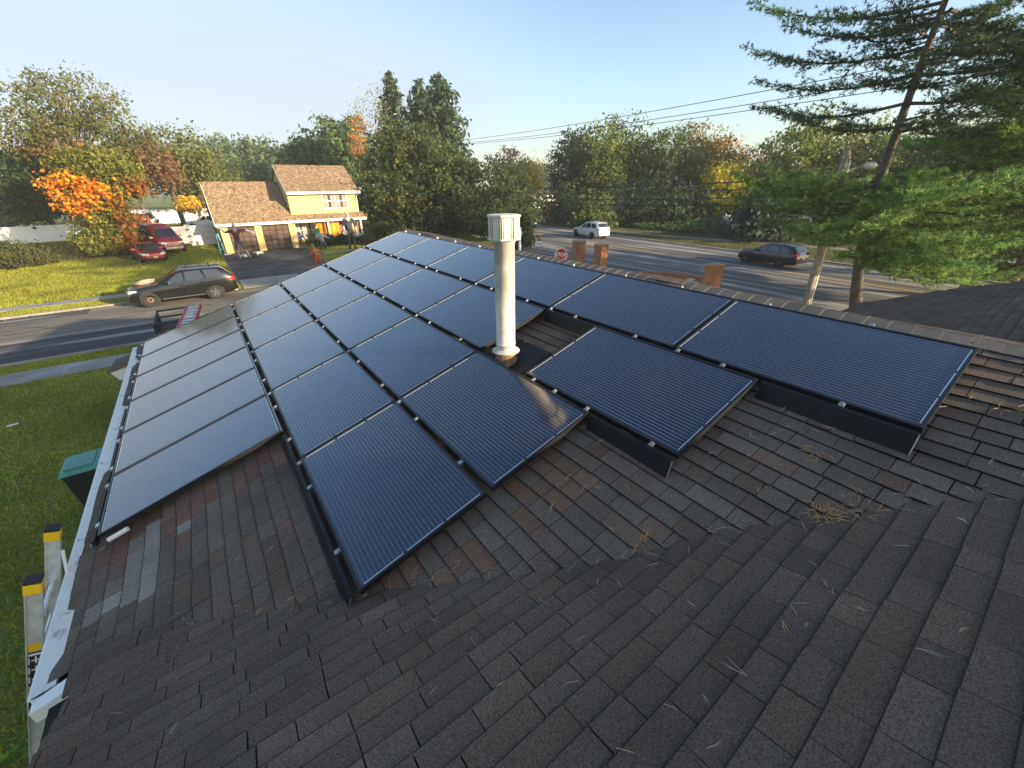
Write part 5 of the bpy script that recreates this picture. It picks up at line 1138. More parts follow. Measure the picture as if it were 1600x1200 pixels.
J = dict(pelvis=((0, 0, 1.85), (.27, .2)), belly=((0, 0, 2.2), (.27, .2)), chest=((0, 0, 2.7), (.36, .24)), neck=((0, -.02, 3.08), .13), head=((0, -.08, 3.32), .19), crown=((0, -.04, 3.56), .17),
         shl=((-.44, 0, 2.86), .18), ell=((-.58, -.06, 2.25), .14), wrl=((-.52, -.38, 1.90), .09), shr=((.44, 0, 2.86), .18), elr=((.60, 0, 2.25), .14), wrr=((.66, -.12, 1.70), .09),
         hpl=((-.22, 0, 1.7), .20), knl=((-.24, -.04, .95), .155), anl=((-.25, .03, .16), .11), tol=((-.27, -.28, .09), .10), hpr=((.22, 0, 1.7), .20), knr=((.24, -.04, .95), .155), anr=((.25, .03, .16), .11), tor=((.27, -.28, .09), .10))
E = [('pelvis', 'belly'), ('belly', 'chest'), ('chest', 'neck'), ('neck', 'head'), ('head', 'crown'), ('chest', 'shl'), ('shl', 'ell'), ('ell', 'wrl'), ('chest', 'shr'), ('shr', 'elr'), ('elr', 'wrr'), ('pelvis', 'hpl'), ('hpl', 'knl'), ('knl', 'anl'), ('anl', 'tol'), ('pelvis', 'hpr'), ('hpr', 'knr'), ('knr', 'anr'), ('anr', 'tor')]
T_ = {k: DK for k in J}; T_.update(neck=SKULL, head=SKULL, crown=SKULL, wrl=SKULL, wrr=SKULL, tol=(.02, .02, .02), tor=(.02, .02, .02))
hands(J, E, T_, 'wrl', 'l', (.1, -.5, -.8), SKULL, .045); hands(J, E, T_, 'wrr', 'r', (0, -.2, -1), SKULL, .045)
P = at(552, 390); fg2 = figure('halloween_figure', 'giant pale headed figure in a dark coverall standing by the porch of the yellow house', (P.x, P.y, 0), R(-14), J, E, T_)
eyes(fg2, 3.37, -.265, .075, .042, M_rub); b = MB(); b.box(-.07, .07, -.275, -.25, 3.20, 3.225); b.build('mouth', M_rub, fg2)
# three small yard decorations
def small(label, px, py, s, c_head, c_top, c_leg, lean, rz):
    J = dict(pelvis=((0, 0, .62 * s), .17 * s), chest=((lean * .2, 0, 1.0 * s), .21 * s), neck=((lean * .35, -.02, 1.22 * s), .09 * s), head=((lean * .5, -.05, 1.45 * s), .19 * s), crown=((lean * .55, -.03, 1.62 * s), .14 * s),
             shl=((-.24 * s + lean * .25, 0, 1.1 * s), .10 * s), ell=((-.46 * s + lean * .2, -.1, .95 * s), .08 * s), wrl=((-.52 * s, -.32 * s, .9 * s), .07 * s), shr=((.24 * s + lean * .25, 0, 1.1 * s), .10 * s), elr=((.46 * s + lean * .2, -.1, .92 * s), .08 * s), wrr=((.48 * s, -.34 * s, .8 * s), .07 * s),
             hpl=((-.12 * s, 0, .56 * s), .13 * s), knl=((-.18 * s, -.1 * s, .3 * s), .10 * s), anl=((-.16 * s, 0, .06 * s), .08 * s), hpr=((.12 * s, 0, .56 * s), .13 * s), knr=((.2 * s, -.12 * s, .3 * s), .10 * s), anr=((.2 * s, 0, .06 * s), .08 * s))
    E = [('pelvis', 'chest'), ('chest', 'neck'), ('neck', 'head'), ('head', 'crown'), ('chest', 'shl'), ('shl', 'ell'), ('ell', 'wrl'), ('chest', 'shr'), ('shr', 'elr'), ('elr', 'wrr'), ('pelvis', 'hpl'), ('hpl', 'knl'), ('knl', 'anl'), ('pelvis', 'hpr'), ('hpr', 'knr'), ('knr', 'anr')]
    T_ = {k: c_top for k in J}; T_.update(head=c_head, crown=c_head, pelvis=c_leg, hpl=c_leg, hpr=c_leg, knl=c_leg, knr=c_leg, anl=c_leg, anr=c_leg)
    P = at(px, py); o = figure('yard_decoration', label, (P.x, P.y, 0), rz, J, E, T_, 'halloween figure', 1); eyes(o, 1.48 * s, -.05 - .20 * s, .07 * s, .03 * s, M_rub); return o
small('orange and red crouching yard figure beside the driveway of the yellow house', 497, 413, 1.02, (.30, .14, .05), (.30, .07, .02), (.26, .02, .012), -.35, R(10))
small('grey yard figure with a green head bending over the path by the porch', 506, 391, 1.35, (.03, .30, .05), (.20, .20, .22), (.05, .055, .06), -.5, R(25))
small('small purple and blue yard figure beside the right garage pillar', 471, 386, 1.0, (.25, .16, .22), (.16, .12, .36), (.60, .08, .03), .1, R(-10))
# white and black animal shaped prop lying at the scarecrow's feet
P = at(393, 402); b = MB(); J = dict(pelvis=((-.5, 0, .22), .17), chest=((.25, 0, .25), .20), neck=((.55, -.05, .34), .12), head=((.78, -.12, .36), .14), nose=((.98, -.2, .30), .08), a1=((-.6, -.35, .06), .07), a2=((-.35, .35, .06), .07), a3=((.3, -.45, .06), .07), a4=((.45, .4, .06), .07), tail=((-1.0, .1, .12), .05))
E = [('pelvis', 'chest'), ('chest', 'neck'), ('neck', 'head'), ('head', 'nose'), ('pelvis', 'a1'), ('pelvis', 'a2'), ('chest', 'a3'), ('chest', 'a4'), ('pelvis', 'tail')]
T_ = {k: (.60, .60, .56) for k in J}; T_.update(chest=(.03, .03, .03), a3=(.03, .03, .03))
figure('animal_prop', 'white and black animal shaped prop lying on the driveway at the scarecrow feet', (P.x + .1, P.y + .1, .012), R(-8), J, E, T_, 'halloween prop', 1)
for x, y, lab in ((1.45, 39.2, 'teal folding stand leaning on the left garage pillar'),):
    e = empty('folding_stand', (x, y, 0)); tag(e, lab, 'stand'); M_teal = mat('teal_plastic', (.12, .34, .38), .5)
    for a, c in (((-.3, -.1, 0), (-.15, .35, 1.9)), ((.1, -.2, 0), (-.05, .35, 1.9)), ((-.3, .1, .5), (.1, .1, .5))): b = MB(); b.bar(a, c, .07, .09); b.build('strut', M_teal, e)
    b = MB(); b.box(-.05, .5, -.5, -.1, 0, .12); b.build('foot', M_gbox, e, bevel=.02)
# ================================================================ trees and plants
M_leaf = tone_mat('foliage', .62, stain=.18, sscale=.5, leaf=.5, spec=.25)
M_ndl = tone_mat('conifer_foliage', .65, stain=.15, sscale=.6, leaf=.3, spec=.25)
M_bark = mat('bark', (.10, .082, .066), .95, var=.35, scale=4, bump=.7, bscale=18)
M_bark2 = mat('pale_bark', (.19, .165, .13), .95, var=.3, scale=4, bump=.6, bscale=18)
def unit(v): return v / (np.linalg.norm(v, axis=1, keepdims=True) + 1e-9)
def leaf_quads(C, size, outward, colors, flat=.55, aspect=1.5, jit=.35, droop=0.0):
    """one small pointed leaf face per centre; returns verts, quads, tones"""
    n = len(C); nrm = unit(outward * flat + rng.normal(size=(n, 3)) * .75 + np.array([0, 0, .25])); t = unit(np.cross(nrm, rng.normal(size=(n, 3)))); bt = np.cross(nrm, t)
    s = size * (1 + jit * rng.normal(size=(n, 1)).clip(-1.5, 1.8)); a = t * s * aspect * .5; c = bt * s * .5
    V = np.stack([C - a, C - a * .05 + c, C + a, C - a * .05 - c], 1); V[:, 2, 2] -= droop * s[:, 0]
    return V.reshape(-1, 3), np.arange(4 * n).reshape(n, 4), colors
def ramp_cols(n, pal, w=None, spread=.18):
    P = np.array(pal) * 2.0; k = rng.choice(len(P), n, p=w); c = P[k]; return (c * (1 + spread * rng.normal(size=(n, 1))).clip(.55, 1.6)).clip(.004, 1)
def crown_points(blobs, nclump, per, sig, hollow=.45):
    """clumps spread through ellipsoids; returns leaf centres, outward directions, clump centres and index"""
    B = np.array(blobs, float); vol = (B[:, 3] * B[:, 4] * B[:, 5]) ** .8; k = rng.choice(len(B), nclump, p=vol / vol.sum())
    d = unit(rng.normal(size=(nclump, 3))); r = (hollow ** 3 + (1 - hollow ** 3) * rng.random((nclump, 1))) ** (1 / 3) * (1 + .10 * rng.normal(size=(nclump, 1)))
    cc = B[k, :3] + d * r * B[k, 3:6]; idx = np.repeat(np.arange(nclump), per)
    g_ = rng.normal(size=(nclump * per, 3)); sg = sig * (.6 + .8 * rng.random((nclump, 1)))[idx]
    C = cc[idx] + g_ * sg * np.array([1.15, 1.15, .75]); o = unit(d[idx] * .8 + unit(g_) * .7); return C, o, cc, idx
def tree(name, label, cat, base, trunk_h, trunk_r, blobs, nclump, per, sig, leaf, pal, w=None, group=None, bark=None, limbs=14, lean=(0, 0), m=None, clump_var=.16, flat=.8, aspect=1.5, stems=1, droop=.15, hollow=.45, zmin=.25):
    """trunk with limbs reaching into the crown, crown of leaf faces in clumps; blobs relative to the base"""
    e = empty(name, base); tag(e, label, cat, group)
    C, o, cc, idx = crown_points(blobs, nclump, per, sig, hollow); ok = C[:, 2] > zmin; C, o, idx = C[ok], o[ok], idx[ok]
    pc = ramp_cols(nclump, pal, w, .10); cols = pc[idx] * (1 + clump_var * rng.normal(size=(len(idx), 1))).clip(.5, 1.6)
    V, F, T_ = leaf_quads(C, leaf, o, cols.clip(.004, 1), flat, aspect, droop=droop); np_mesh('crown', V, F, m or M_leaf, e, T_)
    for s in range(stems):
        b = MB(); a = 6.28 * s / max(1, stems); sp = .0 if stems == 1 else .35
        top = Vector((lean[0] + sp * 5 * math.cos(a), lean[1] + sp * 5 * math.sin(a), trunk_h)); p0 = Vector((sp * math.cos(a), sp * math.sin(a), -.1)); pts = [p0, p0.lerp(top, .12) + Vector((.03, 0, 0)), p0.lerp(top, .4) + Vector((random.uniform(-.12, .12), random.uniform(-.12, .12), 0)), p0.lerp(top, .75), top]
        b.tube(pts, [trunk_r * 1.5, trunk_r * 1.05, trunk_r * .85, trunk_r * .6, trunk_r * .25], 9); tk = b.build('trunk', bark or M_bark, e, smooth=True)
        for q in rng.choice(nclump, min(limbs, nclump), replace=False):
            c = Vector(cc[q]); z = max(trunk_h * .25, min(trunk_h * .95, c.z - (c - top).length * .35)); st = p0.lerp(top, z / trunk_h); mid = st.lerp(c, .5) + Vector((0, 0, -.12 * (c - st).length * random.uniform(-.4, .6)))
            b = MB(); b.tube([st, st.lerp(mid, .5), mid, c], [trunk_r * .42, trunk_r * .32, trunk_r * .22, trunk_r * .05], 5, False); b.build('limb', bark or M_bark, e, smooth=True)
    return e
def conifer(name, label, cat, base, h, rad, pal, n=260, m=None, group=None, dens=26, sweep=-.25, taper=1.0, low=.06, leaf=.22, tr=.16, spray=.34):
    """spruce: whorls of drooping boughs hung with sprays"""
    e = empty(name, base); tag(e, label, cat, group); b = MB(); b.tube([(0, 0, -.1), (.05, .03, h * .5), (0, 0, h)], [tr, tr * .6, .02], 8); b.build('trunk', M_bark, e, smooth=True)
    Cs, Os, Cl = [], [], []; bo = MB()
    for k in range(n):
        t = (k + random.random()) / n; t = low + (1 - low) * t; z = h * t; L = rad * ((1 - t) ** taper) * random.uniform(.72, 1.12) + .15; a = random.uniform(0, 6.283); d = np.array([math.cos(a), math.sin(a), 0.0])
        mcount = max(5, int(dens * L / rad)); s = np.sort(rng.random(mcount)) ** .75; p = d[None] * (s * L)[:, None]; p[:, 2] = z + sweep * L * s + .18 * L * s ** 2.2
        p += rng.normal(size=p.shape) * np.array([.12, .12, .05]) * (L / 2 + .4); p[:, 2] -= abs(rng.normal(size=len(s))) * spray * .5
        Cs.append(p); Os.append(np.repeat((d * .7 + np.array([0, 0, .6]))[None], len(s), 0)); col = ramp_cols(1, pal, None, .14); Cl.append(np.repeat(col, len(s), 0) * (1 + .18 * rng.normal(size=(len(s), 1))).clip(.5, 1.6))
        if k % 6 == 0: bo.tube([(0, 0, z), tuple(d * L * .5 + np.array([0, 0, z + sweep * L * .5])), tuple(d * L * .9 + np.array([0, 0, z + sweep * L * .9 + .15 * L]))], [.05, .03, .008], 4, False)
    C, O, T_ = np.concatenate(Cs), np.concatenate(Os), np.concatenate(Cl); V, F, T_ = leaf_quads(C, leaf, O, T_.clip(.004, 1), .5, 2.2, droop=.5); np_mesh('crown', V, F, m or M_ndl, e, T_); bo.build('bough', M_bark, e); return e
GRN, DRK = [(.060, .105, .030), (.075, .125, .032), (.050, .090, .028), (.095, .13, .03)], [(.032, .058, .026), (.042, .070, .028), (.026, .048, .024)]  # needle palettes with light in the colour: sunlit green, silhouette dark
def pine(name, label, base, top, tr, boughs, pal, group=None, bark=None, tuft=.17, blade=.015, step=.16, wide=.50, foot=0.0):
    """white pine: long boughs in layers, side twigs set with needle tufts"""
    e = empty(name, base); tag(e, label, 'tree', group); base = Vector(base); top = Vector(top); h = (top - base).length
    def tp(z): return (top - base) * (z / (top - base).z) + Vector((C_R.x, C_R.y, 0)) * (foot * max(0, 1 - z / 5.0) ** 1.6)
    b = MB(); b.tube([tp(z) + Vector((.06 * math.sin(z * .9), .05 * math.cos(z * .7), 0)) for z in np.linspace(-.15, (top - base).z, 12)], [tr * (1.35 if i == 0 else 1.05 - .86 * i / 11) for i in range(12)], 10); b.build('trunk', bark or M_bark, e, smooth=True)
    V, T_ = [], []
    for z, az, L, rise, col in boughs:
        d = Vector((math.cos(az), math.sin(az), 0)); sd = Vector((-d.y, d.x, 0)); st = tp(z)
        def bp(t): return st + d * (L * t) + Vector((0, 0, rise * L * t + .14 * L * t * t * (1 if rise > -.1 else .5) - .05 * L * math.sin(3.0 * t))) + sd * (.06 * L * math.sin(2.2 * t + z))
        bb = MB(); bb.tube([bp(t) for t in np.linspace(0, 1, 7)], [max(.012, tr * .28 * (1 - t) ** .9 * min(1, L / 4)) for t in np.linspace(0, 1, 7)], 5, False); bb.build('bough', bark or M_bark, e, smooth=True)
        s = .10; bb_ = random.uniform(.7, 1.3)
        while s <= 1.0:
            for sg in (1, -1):
                if random.random() < .22: continue
                tl = wide * L * (1 - s) ** .6 * random.uniform(.35, 1.0) * .62 + .25; o = bp(s); q = (sd * sg * random.uniform(.6, 1) + d * random.uniform(.4, 1.0) + Vector((0, 0, random.uniform(-.18, .45)))).normalized(); r = .12; tb = bb_ * random.uniform(.5, 1.5)
                while r < tl:
                    c = o + q * r + Vector((random.gauss(0, .05), random.gauss(0, .05), random.gauss(0, .05))); k = random.choice(pal if col is None else col); br = (2.7 if col is GRN else 2.0) * tb * random.uniform(.8, 1.2)  # extra brightness for boughs coloured as sunlit
                    for _ in range(10):
                        w = (q * random.uniform(.2, 1.0) + Vector((random.gauss(0, .6), random.gauss(0, .6), random.gauss(.25, .55)))).normalized(); x = w.cross(Vector((random.gauss(0, 1), random.gauss(0, 1), random.gauss(0, 1)))).normalized() * blade; tip = c + w * tuft * random.uniform(.7, 1.3)
                        V += [c - x, c + x, tip]; T_.append((k[0] * br, k[1] * br, k[2] * br))
                    r += tuft * .85
            s += step / max(L, 1.2) * random.uniform(.7, 1.3)
    V = np.array([tuple(v) for v in V]); np_mesh('needles', V, np.arange(len(V)).reshape(-1, 3), M_ndl, e, np.array(T_)); return e
def wxy(px, py, dist):                                                              # ground spot under a sight line
    P = along(px, py, dist); return Vector((P.x, P.y, float(rise(P.x, P.y))))
def blob(base, px, py, dist, rw, rh, rd=None):
    """ellipsoid relative to a base, centred on a sight line; radii in metres"""
    P = along(px, py, dist) - base; return (P.x, P.y, P.z, rw, rd or rw, rh)
OLIVE, DKG, MIDG, YEL, RUST, ORG = (.085, .095, .022), (.030, .048, .018), (.055, .080, .022), (.24, .21, .02), (.16, .075, .025), (.55, .17, .015)
# ---- left side
B = wxy(178, 350, 63); b_ = lambda *a, **k: blob(B, *a, **k)
tree('honey_locust', 'tall airy green tree with many upright branches behind the white fence at the left', 'tree', B, 7.0, .22, [b_(72, 180, 62, 3.4, 2.9), b_(125, 165, 63, 4.0, 3.0), b_(178, 200, 63, 3.2, 2.7), b_(206, 222, 64, 2.0, 1.9), b_(50, 215, 62, 3.2, 2.0), b_(115, 222, 63, 3.8, 2.4)],
     560, 24, .36, .15, [(.060, .078, .022), (.075, .085, .022), (.10, .085, .025)], bark=M_bark, limbs=60, lean=(-1.0, 0), stems=1, droop=.4, hollow=.2, flat=.3)
B = wxy(232, 345, 66); tree('rust_tree', 'rust coloured tree between the tall airy tree and the olive tree at the left', 'tree', B, 8, .22, [b_(225, 248, 66, 2.8, 1.7), b_(200, 238, 65, 1.8, 1.1), b_(252, 268, 66, 2.0, 1.6), b_(222, 280, 66, 2.2, 1.6), b_(85, 238, 62, 2.6, .8)], 190, 30, .5, .22, [(.11, .066, .028), (.14, .062, .025), (.085, .066, .028)], limbs=18)
B = wxy(285, 345, 72); tree('olive_tree', 'olive green tree behind the white boat', 'tree', B, 9, .25, [b_(280, 240, 72, 4.4, 2.6), b_(262, 260, 71, 3.4, 2.2), b_(300, 262, 72, 3.2, 2.2)], 200, 30, .55, .24, [OLIVE, (.070, .085, .022)], limbs=16)
B = wxy(312, 335, 80); tree('olive_tree', 'low spreading olive tree overhanging the white fence behind the garage', 'tree', B, 6, .22, [b_(308, 286, 80, 5.2, 2.4), b_(282, 296, 80, 2.8, 1.6), b_(338, 284, 80, 4.0, 2.0), b_(350, 282, 80, 2.4, 1.4)], 230, 30, .5, .21, [(.075, .085, .024), (.060, .075, .022)], limbs=20)
B = wxy(105, 372, 66); tree('round_tree', 'dark green round headed tree with leaning trunk at the far left', 'tree', B, 6.5, .28, [b_(62, 285, 66, 4.0, 3.0), b_(35, 300, 66, 3.0, 2.2), b_(85, 300, 66, 2.8, 2.4), b_(60, 320, 66, 2.6, 1.6)], 230, 30, .48, .22, [(.022, .042, .016), (.030, .050, .018)], limbs=18, lean=(-2.4, 0))
B = wxy(8, 345, 88); tree('pale_tree', 'pale green tree at the left edge behind the dark round tree', 'tree', B, 8, .25, [b_(5, 275, 88, 5.5, 3.4), b_(45, 270, 90, 4, 2.8)], 170, 28, .6, .28, [(.075, .105, .028), (.060, .095, .025)])
# column of evergreen with a creeper turned orange on it
B = wxy(165, 398, 53); vb = [b_(132, 264, 53, 2.0, 1.3), b_(162, 260, 53, 2.2, 1.1), b_(188, 282, 53, 1.3, 1.5), b_(155, 300, 53, 2.0, 1.7), b_(158, 335, 53, 1.7, 1.9), b_(168, 378, 53, 2.2, 1.4)]
evg = tree('evergreen_bush', 'large yellow green evergreen bush with orange creeper at the end of the white fence', 'shrub', B, 9, .25, vb, 620, 46, .34, .13, [(.080, .084, .009), (.068, .075, .009), (.045, .058, .010), (.10, .095, .010)], m=M_ndl, limbs=6, hollow=.7, flat=.8, aspect=2.0)
C, o_, cc, ix = crown_points([b_(115, 288, 51.6, 1.9, 1.0), b_(125, 312, 51.0, 1.9, .9), b_(98, 275, 51.8, 1.0, .6), b_(150, 298, 50.8, 1.2, .7), b_(118, 325, 50.8, 1.2, .5)], 95, 15, .32, .6); V, F, T_ = leaf_quads(C, .20, o_, ramp_cols(len(C), [(.38, .145, .008), (.42, .19, .012), (.32, .095, .008)]), .8, 1.3); np_mesh('creeper', V, F, M_leaf, evg, T_)
C, o_, cc, ix = crown_points([b_(195, 350, 51.6, .55, 1.8), b_(203, 290, 52, .8, .6), b_(203, 385, 51, .7, .7)], 46, 24, .25, .5); V, F, T_ = leaf_quads(C, .22, o_, ramp_cols(len(C), [(.17, .055, .012), (.12, .05, .014), (.22, .075, .012)]), .8, 1.3); np_mesh('creeper', V, F, M_leaf, evg, T_)
B = wxy(30, 418, 51.5); tree('clipped_bush', 'wide dark green rounded bush on the lit lawn at the left edge', 'shrub', B, 1.2, .1, [b_(20, 404, 51.5, 2.5, 1.15), b_(42, 405, 51.5, 2.0, 1.05), b_(-10, 405, 51.5, 2.3, 1.1)], 420, 40, .18, .10, [(.050, .055, .016), (.062, .062, .018), (.042, .050, .016)], limbs=4, hollow=.8, flat=.9)
B = wxy(208, 352, 60); tree('red_bush', 'small rust red bush behind the short white fence', 'shrub', B, 1.6, .06, [b_(207, 346, 60, 1.2, .9)], 40, 26, .25, .2, [(.22, .06, .02), (.16, .055, .02)], limbs=3)
B = wxy(45, 343, 84); tree('green_bush', 'green bush in front of the white outbuilding at the far left', 'shrub', B, 2, .1, [b_(42, 332, 84, 3.2, 1.4)], 70, 28, .4, .26, [(.075, .100, .028), (.060, .085, .024)], limbs=3)
B = wxy(352, 330, 70); tree('yellow_bush', 'small yellow leaved bush by the white fence behind the garage', 'shrub', B, 2, .08, [b_(297, 320, 66, 1.3, .9)], 40, 24, .3, .2, [(.40, .24, .02), (.30, .22, .03)], limbs=3)
# ---- far pines and tree line
for px, py, d, r, h, lab in ((330, 240, 135, 6, 5, 'blue green pine at the left end of the far tree line'), (362, 243, 130, 6, 5, 'second pine from the left in the far tree line'), (395, 240, 135, 6.5, 5.5, 'middle pine of the far tree line above the garage roof'), (425, 244, 130, 6, 5, 'pine of the far tree line touching the yellow house ridge'), (447, 250, 128, 4.5, 4, 'rightmost pine of the far tree line behind the yellow house')):
    B = wxy(px, 290, d); tree('far_pine', lab, 'tree', B, 13, .3, [b_(px, py + 8, d, r, h), b_(px + 6, py + 26, d, r, h), b_(px - 8, py + 20, d, r * .9, h), b_(px, py + 45, d, r, h)], 150, 24, .85, .55, [(.040, .066, .030), (.034, .058, .028), (.050, .074, .032)], m=M_ndl, limbs=4, group='far tree line')
for px, py, d, r, h, lab in ((480, 226, 92, 4.6, 3.6, 'leftmost tall pine behind the roof of the yellow house'), (515, 215, 90, 5.2, 4.4, 'middle tall pine behind the roof of the yellow house'), (545, 208, 92, 4.4, 4.6, 'tall pine between the yellow house and the big maple')):
    B = wxy(px, 300, d); tree('tall_pine', lab, 'tree', B, 13, .3, [b_(px, py + 4, d, r * .7, h * .8), b_(px + 4, py + 28, d, r, h), b_(px - 10, py + 40, d, r, h), b_(px + 8, py + 60, d, r, h * 1.1)], 240, 28, .55, .36, [(.045, .075, .026), (.060, .088, .028), (.038, .062, .024)], m=M_ndl, limbs=10, group='pines behind the yellow house', aspect=2.0)
B = wxy(360, 300, 118); tree('far_broadleaf', 'pale green broadleaf tree below the far pines left of the yellow house', 'tree', B, 8, .25, [b_(345, 275, 112, 5, 3), b_(385, 275, 115, 5, 3), b_(420, 275, 115, 4, 3)], 130, 24, .8, .45, [(.055, .078, .026), (.045, .065, .026)])
# ---- big centre group
B = wxy(660, 385, 58); tree('big_maple', 'big dark green maple spreading beside the yellow house in the centre', 'tree', B, 9, .34, [b_(625, 230, 58.56, 3.42, 2.68), b_(650, 215, 59.17, 2.68, 1.95), b_(600, 255, 58.56, 3.17, 2.44), b_(660, 265, 57.34, 4.88, 3.66), b_(610, 300, 56.73, 4.88, 3.17), b_(680, 310, 56.12, 5.12, 3.66), b_(590, 330, 56.12, 3.17, 2.2), b_(720, 330, 56.73, 4.39, 3.17), b_(640, 350, 55.51, 4.88, 2.44), b_(700, 270, 58.56, 3.9, 2.93), b_(735, 290, 58.56, 3.17, 2.68), b_(605, 365, 54.29, 3.17, 1.46), b_(740, 350, 56.12, 3.9, 2.44)],
     1100, 36, .46, .235, [(.034, .050, .016), (.046, .060, .017), (.066, .074, .018), (.030, .046, .016)], limbs=40, hollow=.5)
B = wxy(632, 330, 68); conifer('spruce', 'left dark spruce with the taller pointed top rising behind the big maple', 'tree', B, height_ := (along(636, 110, 68).z), 4.7, [(.022, .040, .020), (.030, .050, .022), (.018, .034, .018)], 300, group='spruces behind the maple', taper=.55, low=.22, leaf=.30, sweep=-.38, spray=.8)
B = wxy(700, 330, 67); conifer('spruce', 'right broad spruce with drooping boughs rising behind the big maple', 'tree', B, along(694, 112, 67).z, 5.2, [(.026, .046, .022), (.040, .060, .022), (.020, .038, .020)], 360, group='spruces behind the maple', taper=.34, low=.22, leaf=.32, spray=1.0, sweep=-.42)
B = wxy(672, 330, 72); conifer('spruce', 'hidden middle spruce between the two spruce tops behind the maple', 'tree', B, along(667, 122, 72).z, 4.6, [(.024, .042, .020), (.032, .052, .022)], 260, group='spruces behind the maple', taper=.42, low=.25, leaf=.32, sweep=-.38, spray=.8)
B = wxy(592, 320, 66); tree('birch', 'sparse pale birch left of the spruces with sky showing through', 'tree', B, 13.5, .09, [b_(596, 150, 66, 1.4, 3.0), b_(585, 180, 66, 1.7, 3.0), b_(562, 190, 66, 1.2, 2.6), b_(600, 195, 66, 1.5, 2.6), b_(575, 230, 66, 2.0, 2.0)], 120, 10, .45, .14, [(.13, .14, .07), (.17, .15, .06), (.11, .10, .06)], bark=M_bark2, limbs=12, stems=2, hollow=.1)
B = wxy(560, 320, 68); tree('orange_tree', 'small orange topped tree left of the birch', 'tree', B, 9, .1, [b_(558, 196, 68, 1.2, 1.0), b_(562, 225, 68, 1.3, 1.6)], 36, 20, .35, .2, [(.42, .18, .03), (.26, .14, .04)], limbs=6)
for px, py, d, rw, rh, lab in ((790, 285, 56, 3.4, 3.4, 'dark broadleaf tree behind the vent cap'), (770, 325, 50, 3.0, 3.2, 'dark bushy tree between the maple and the vent pipe'), (815, 315, 58, 3.0, 2.6, 'dark shrubby tree right of the vent cap beside the highway'), (808, 355, 44, 1.2, 1.5, 'small evergreen at the street corner right of the vent pipe')):
    B = wxy(px, 365, d); tree('dark_tree', lab, 'tree', B, 4, .16, [b_(px, py, d, rw, rh), b_(px - 6, py + 18, d, rw * .9, rh * .8), b_(px + 8, py + 22, d, rw * .8, rh * .8)], 150, 28, .38, .2, [(.028, .044, .018), (.036, .052, .018), (.048, .060, .02)], limbs=10, group='dark trees beside the highway')
for px, py, d, rw, rh, pal, lab in ((788, 258, 86, 4.4, 2.6, [(.15, .085, .045), (.12, .09, .035)], 'brown leaved tree right of the spruces'), (822, 272, 84, 3.0, 2.2, [(.36, .25, .02), (.26, .20, .03)], 'golden yellow tree at the end of the highway'), (806, 285, 90, 4, 3, [(.10, .10, .03), (.16, .12, .03)], 'olive tree below the brown leaved tree')):
    B = wxy(px, 335, d); tree('autumn_tree', lab, 'tree', B, 6, .2, [b_(px, py, d, rw, rh), b_(px + 6, py + 14, d, rw, rh)], 90, 26, .5, .3, pal, limbs=8)
for k, (px, d) in enumerate(((838, 175), (850, 190), (864, 170), (828, 200))):
    B = wxy(px, 295, d); tree('distant_tree', ('%s tree of the hazy clump at the vanishing end of the highway' % ('leftmost', 'second', 'rightmost', 'farthest')[k]), 'tree', B, 9, .2, [b_(px, 272, d, 5, 3.5), b_(px, 288, d, 5, 3.5)], 60, 20, .9, .6, [(.075, .090, .040), (.10, .10, .04)], limbs=3)
# ---- wood across the highway
YG, OG, DG2 = [(.088, .118, .020), (.115, .13, .018), (.072, .10, .022)], [(.054, .080, .022), (.070, .092, .024), (.045, .068, .022)], [(.026, .044, .020), (.036, .054, .022)]
WOOD = ((892, 232, 80, 3.6, 4.4, DG2, 'dark green tree at the left end of the wood across the highway', 1.0), (916, 225, 78, 3.4, 3.6, OG, 'green tree second from the left in the wood across the highway', 1.0), (945, 230, 75, 3.2, 4.6, YG, 'yellow green tree behind the white SUV', 1.0), (975, 215, 80, 5.0, 4.2, OG, 'tallest loose crowned tree of the wood across the highway', 1.0),
        (1005, 235, 78, 4.4, 5.0, YG, 'wispy light green tree right of the tallest tree across the highway', 1.0), (1052, 232, 76, 4.6, 4.6, OG, 'round olive tree in the middle of the wood across the highway', 1.0), (1088, 225, 82, 4.6, 4.0, [(.12, .105, .025), (.16, .11, .025), (.09, .095, .024)], 'bronze tinted tree above the bright yellow tree', 1.0),
        (1132, 280, 73, 3.8, 3.2, [(.34, .29, .012), (.40, .32, .014), (.27, .25, .02)], 'bright yellow tree across the highway', 1.0), (1125, 240, 80, 4.2, 3.6, [(.17, .13, .022), (.21, .12, .025), (.13, .12, .022)], 'golden brown tree behind the bright yellow tree', 1.0), (1172, 258, 88, 5.0, 3.2, [(.16, .10, .035), (.12, .10, .03)], 'dull orange tree right of the bright yellow tree', 1.0),
        (1205, 250, 86, 4.0, 3.6, OG, 'olive tree left of the pine boughs across the highway', 1.0), (1262, 215, 76, 4.6, 4.8, YG, 'sunlit yellow green tree behind the left pine boughs', 1.0), (1300, 235, 80, 4.6, 4.6, [(.12, .11, .022), (.17, .12, .022)], 'golden tree behind the street lamp', 1.0), (1345, 235, 78, 5.0, 4.4, YG, 'yellow green tree behind the pine trunk', 1.0),
        (1405, 235, 80, 5.4, 4.6, YG, 'light green tree right of the pine trunk across the highway', 1.0), (1470, 235, 82, 5.4, 5.0, OG, 'olive tree behind the right pine boughs', 1.0), (1540, 235, 80, 5.6, 5.2, YG, 'yellow green tree near the right edge across the highway', 1.0), (1610, 225, 80, 5.6, 5.4, OG, 'olive tree at the right edge of the photo across the highway', 1.0))
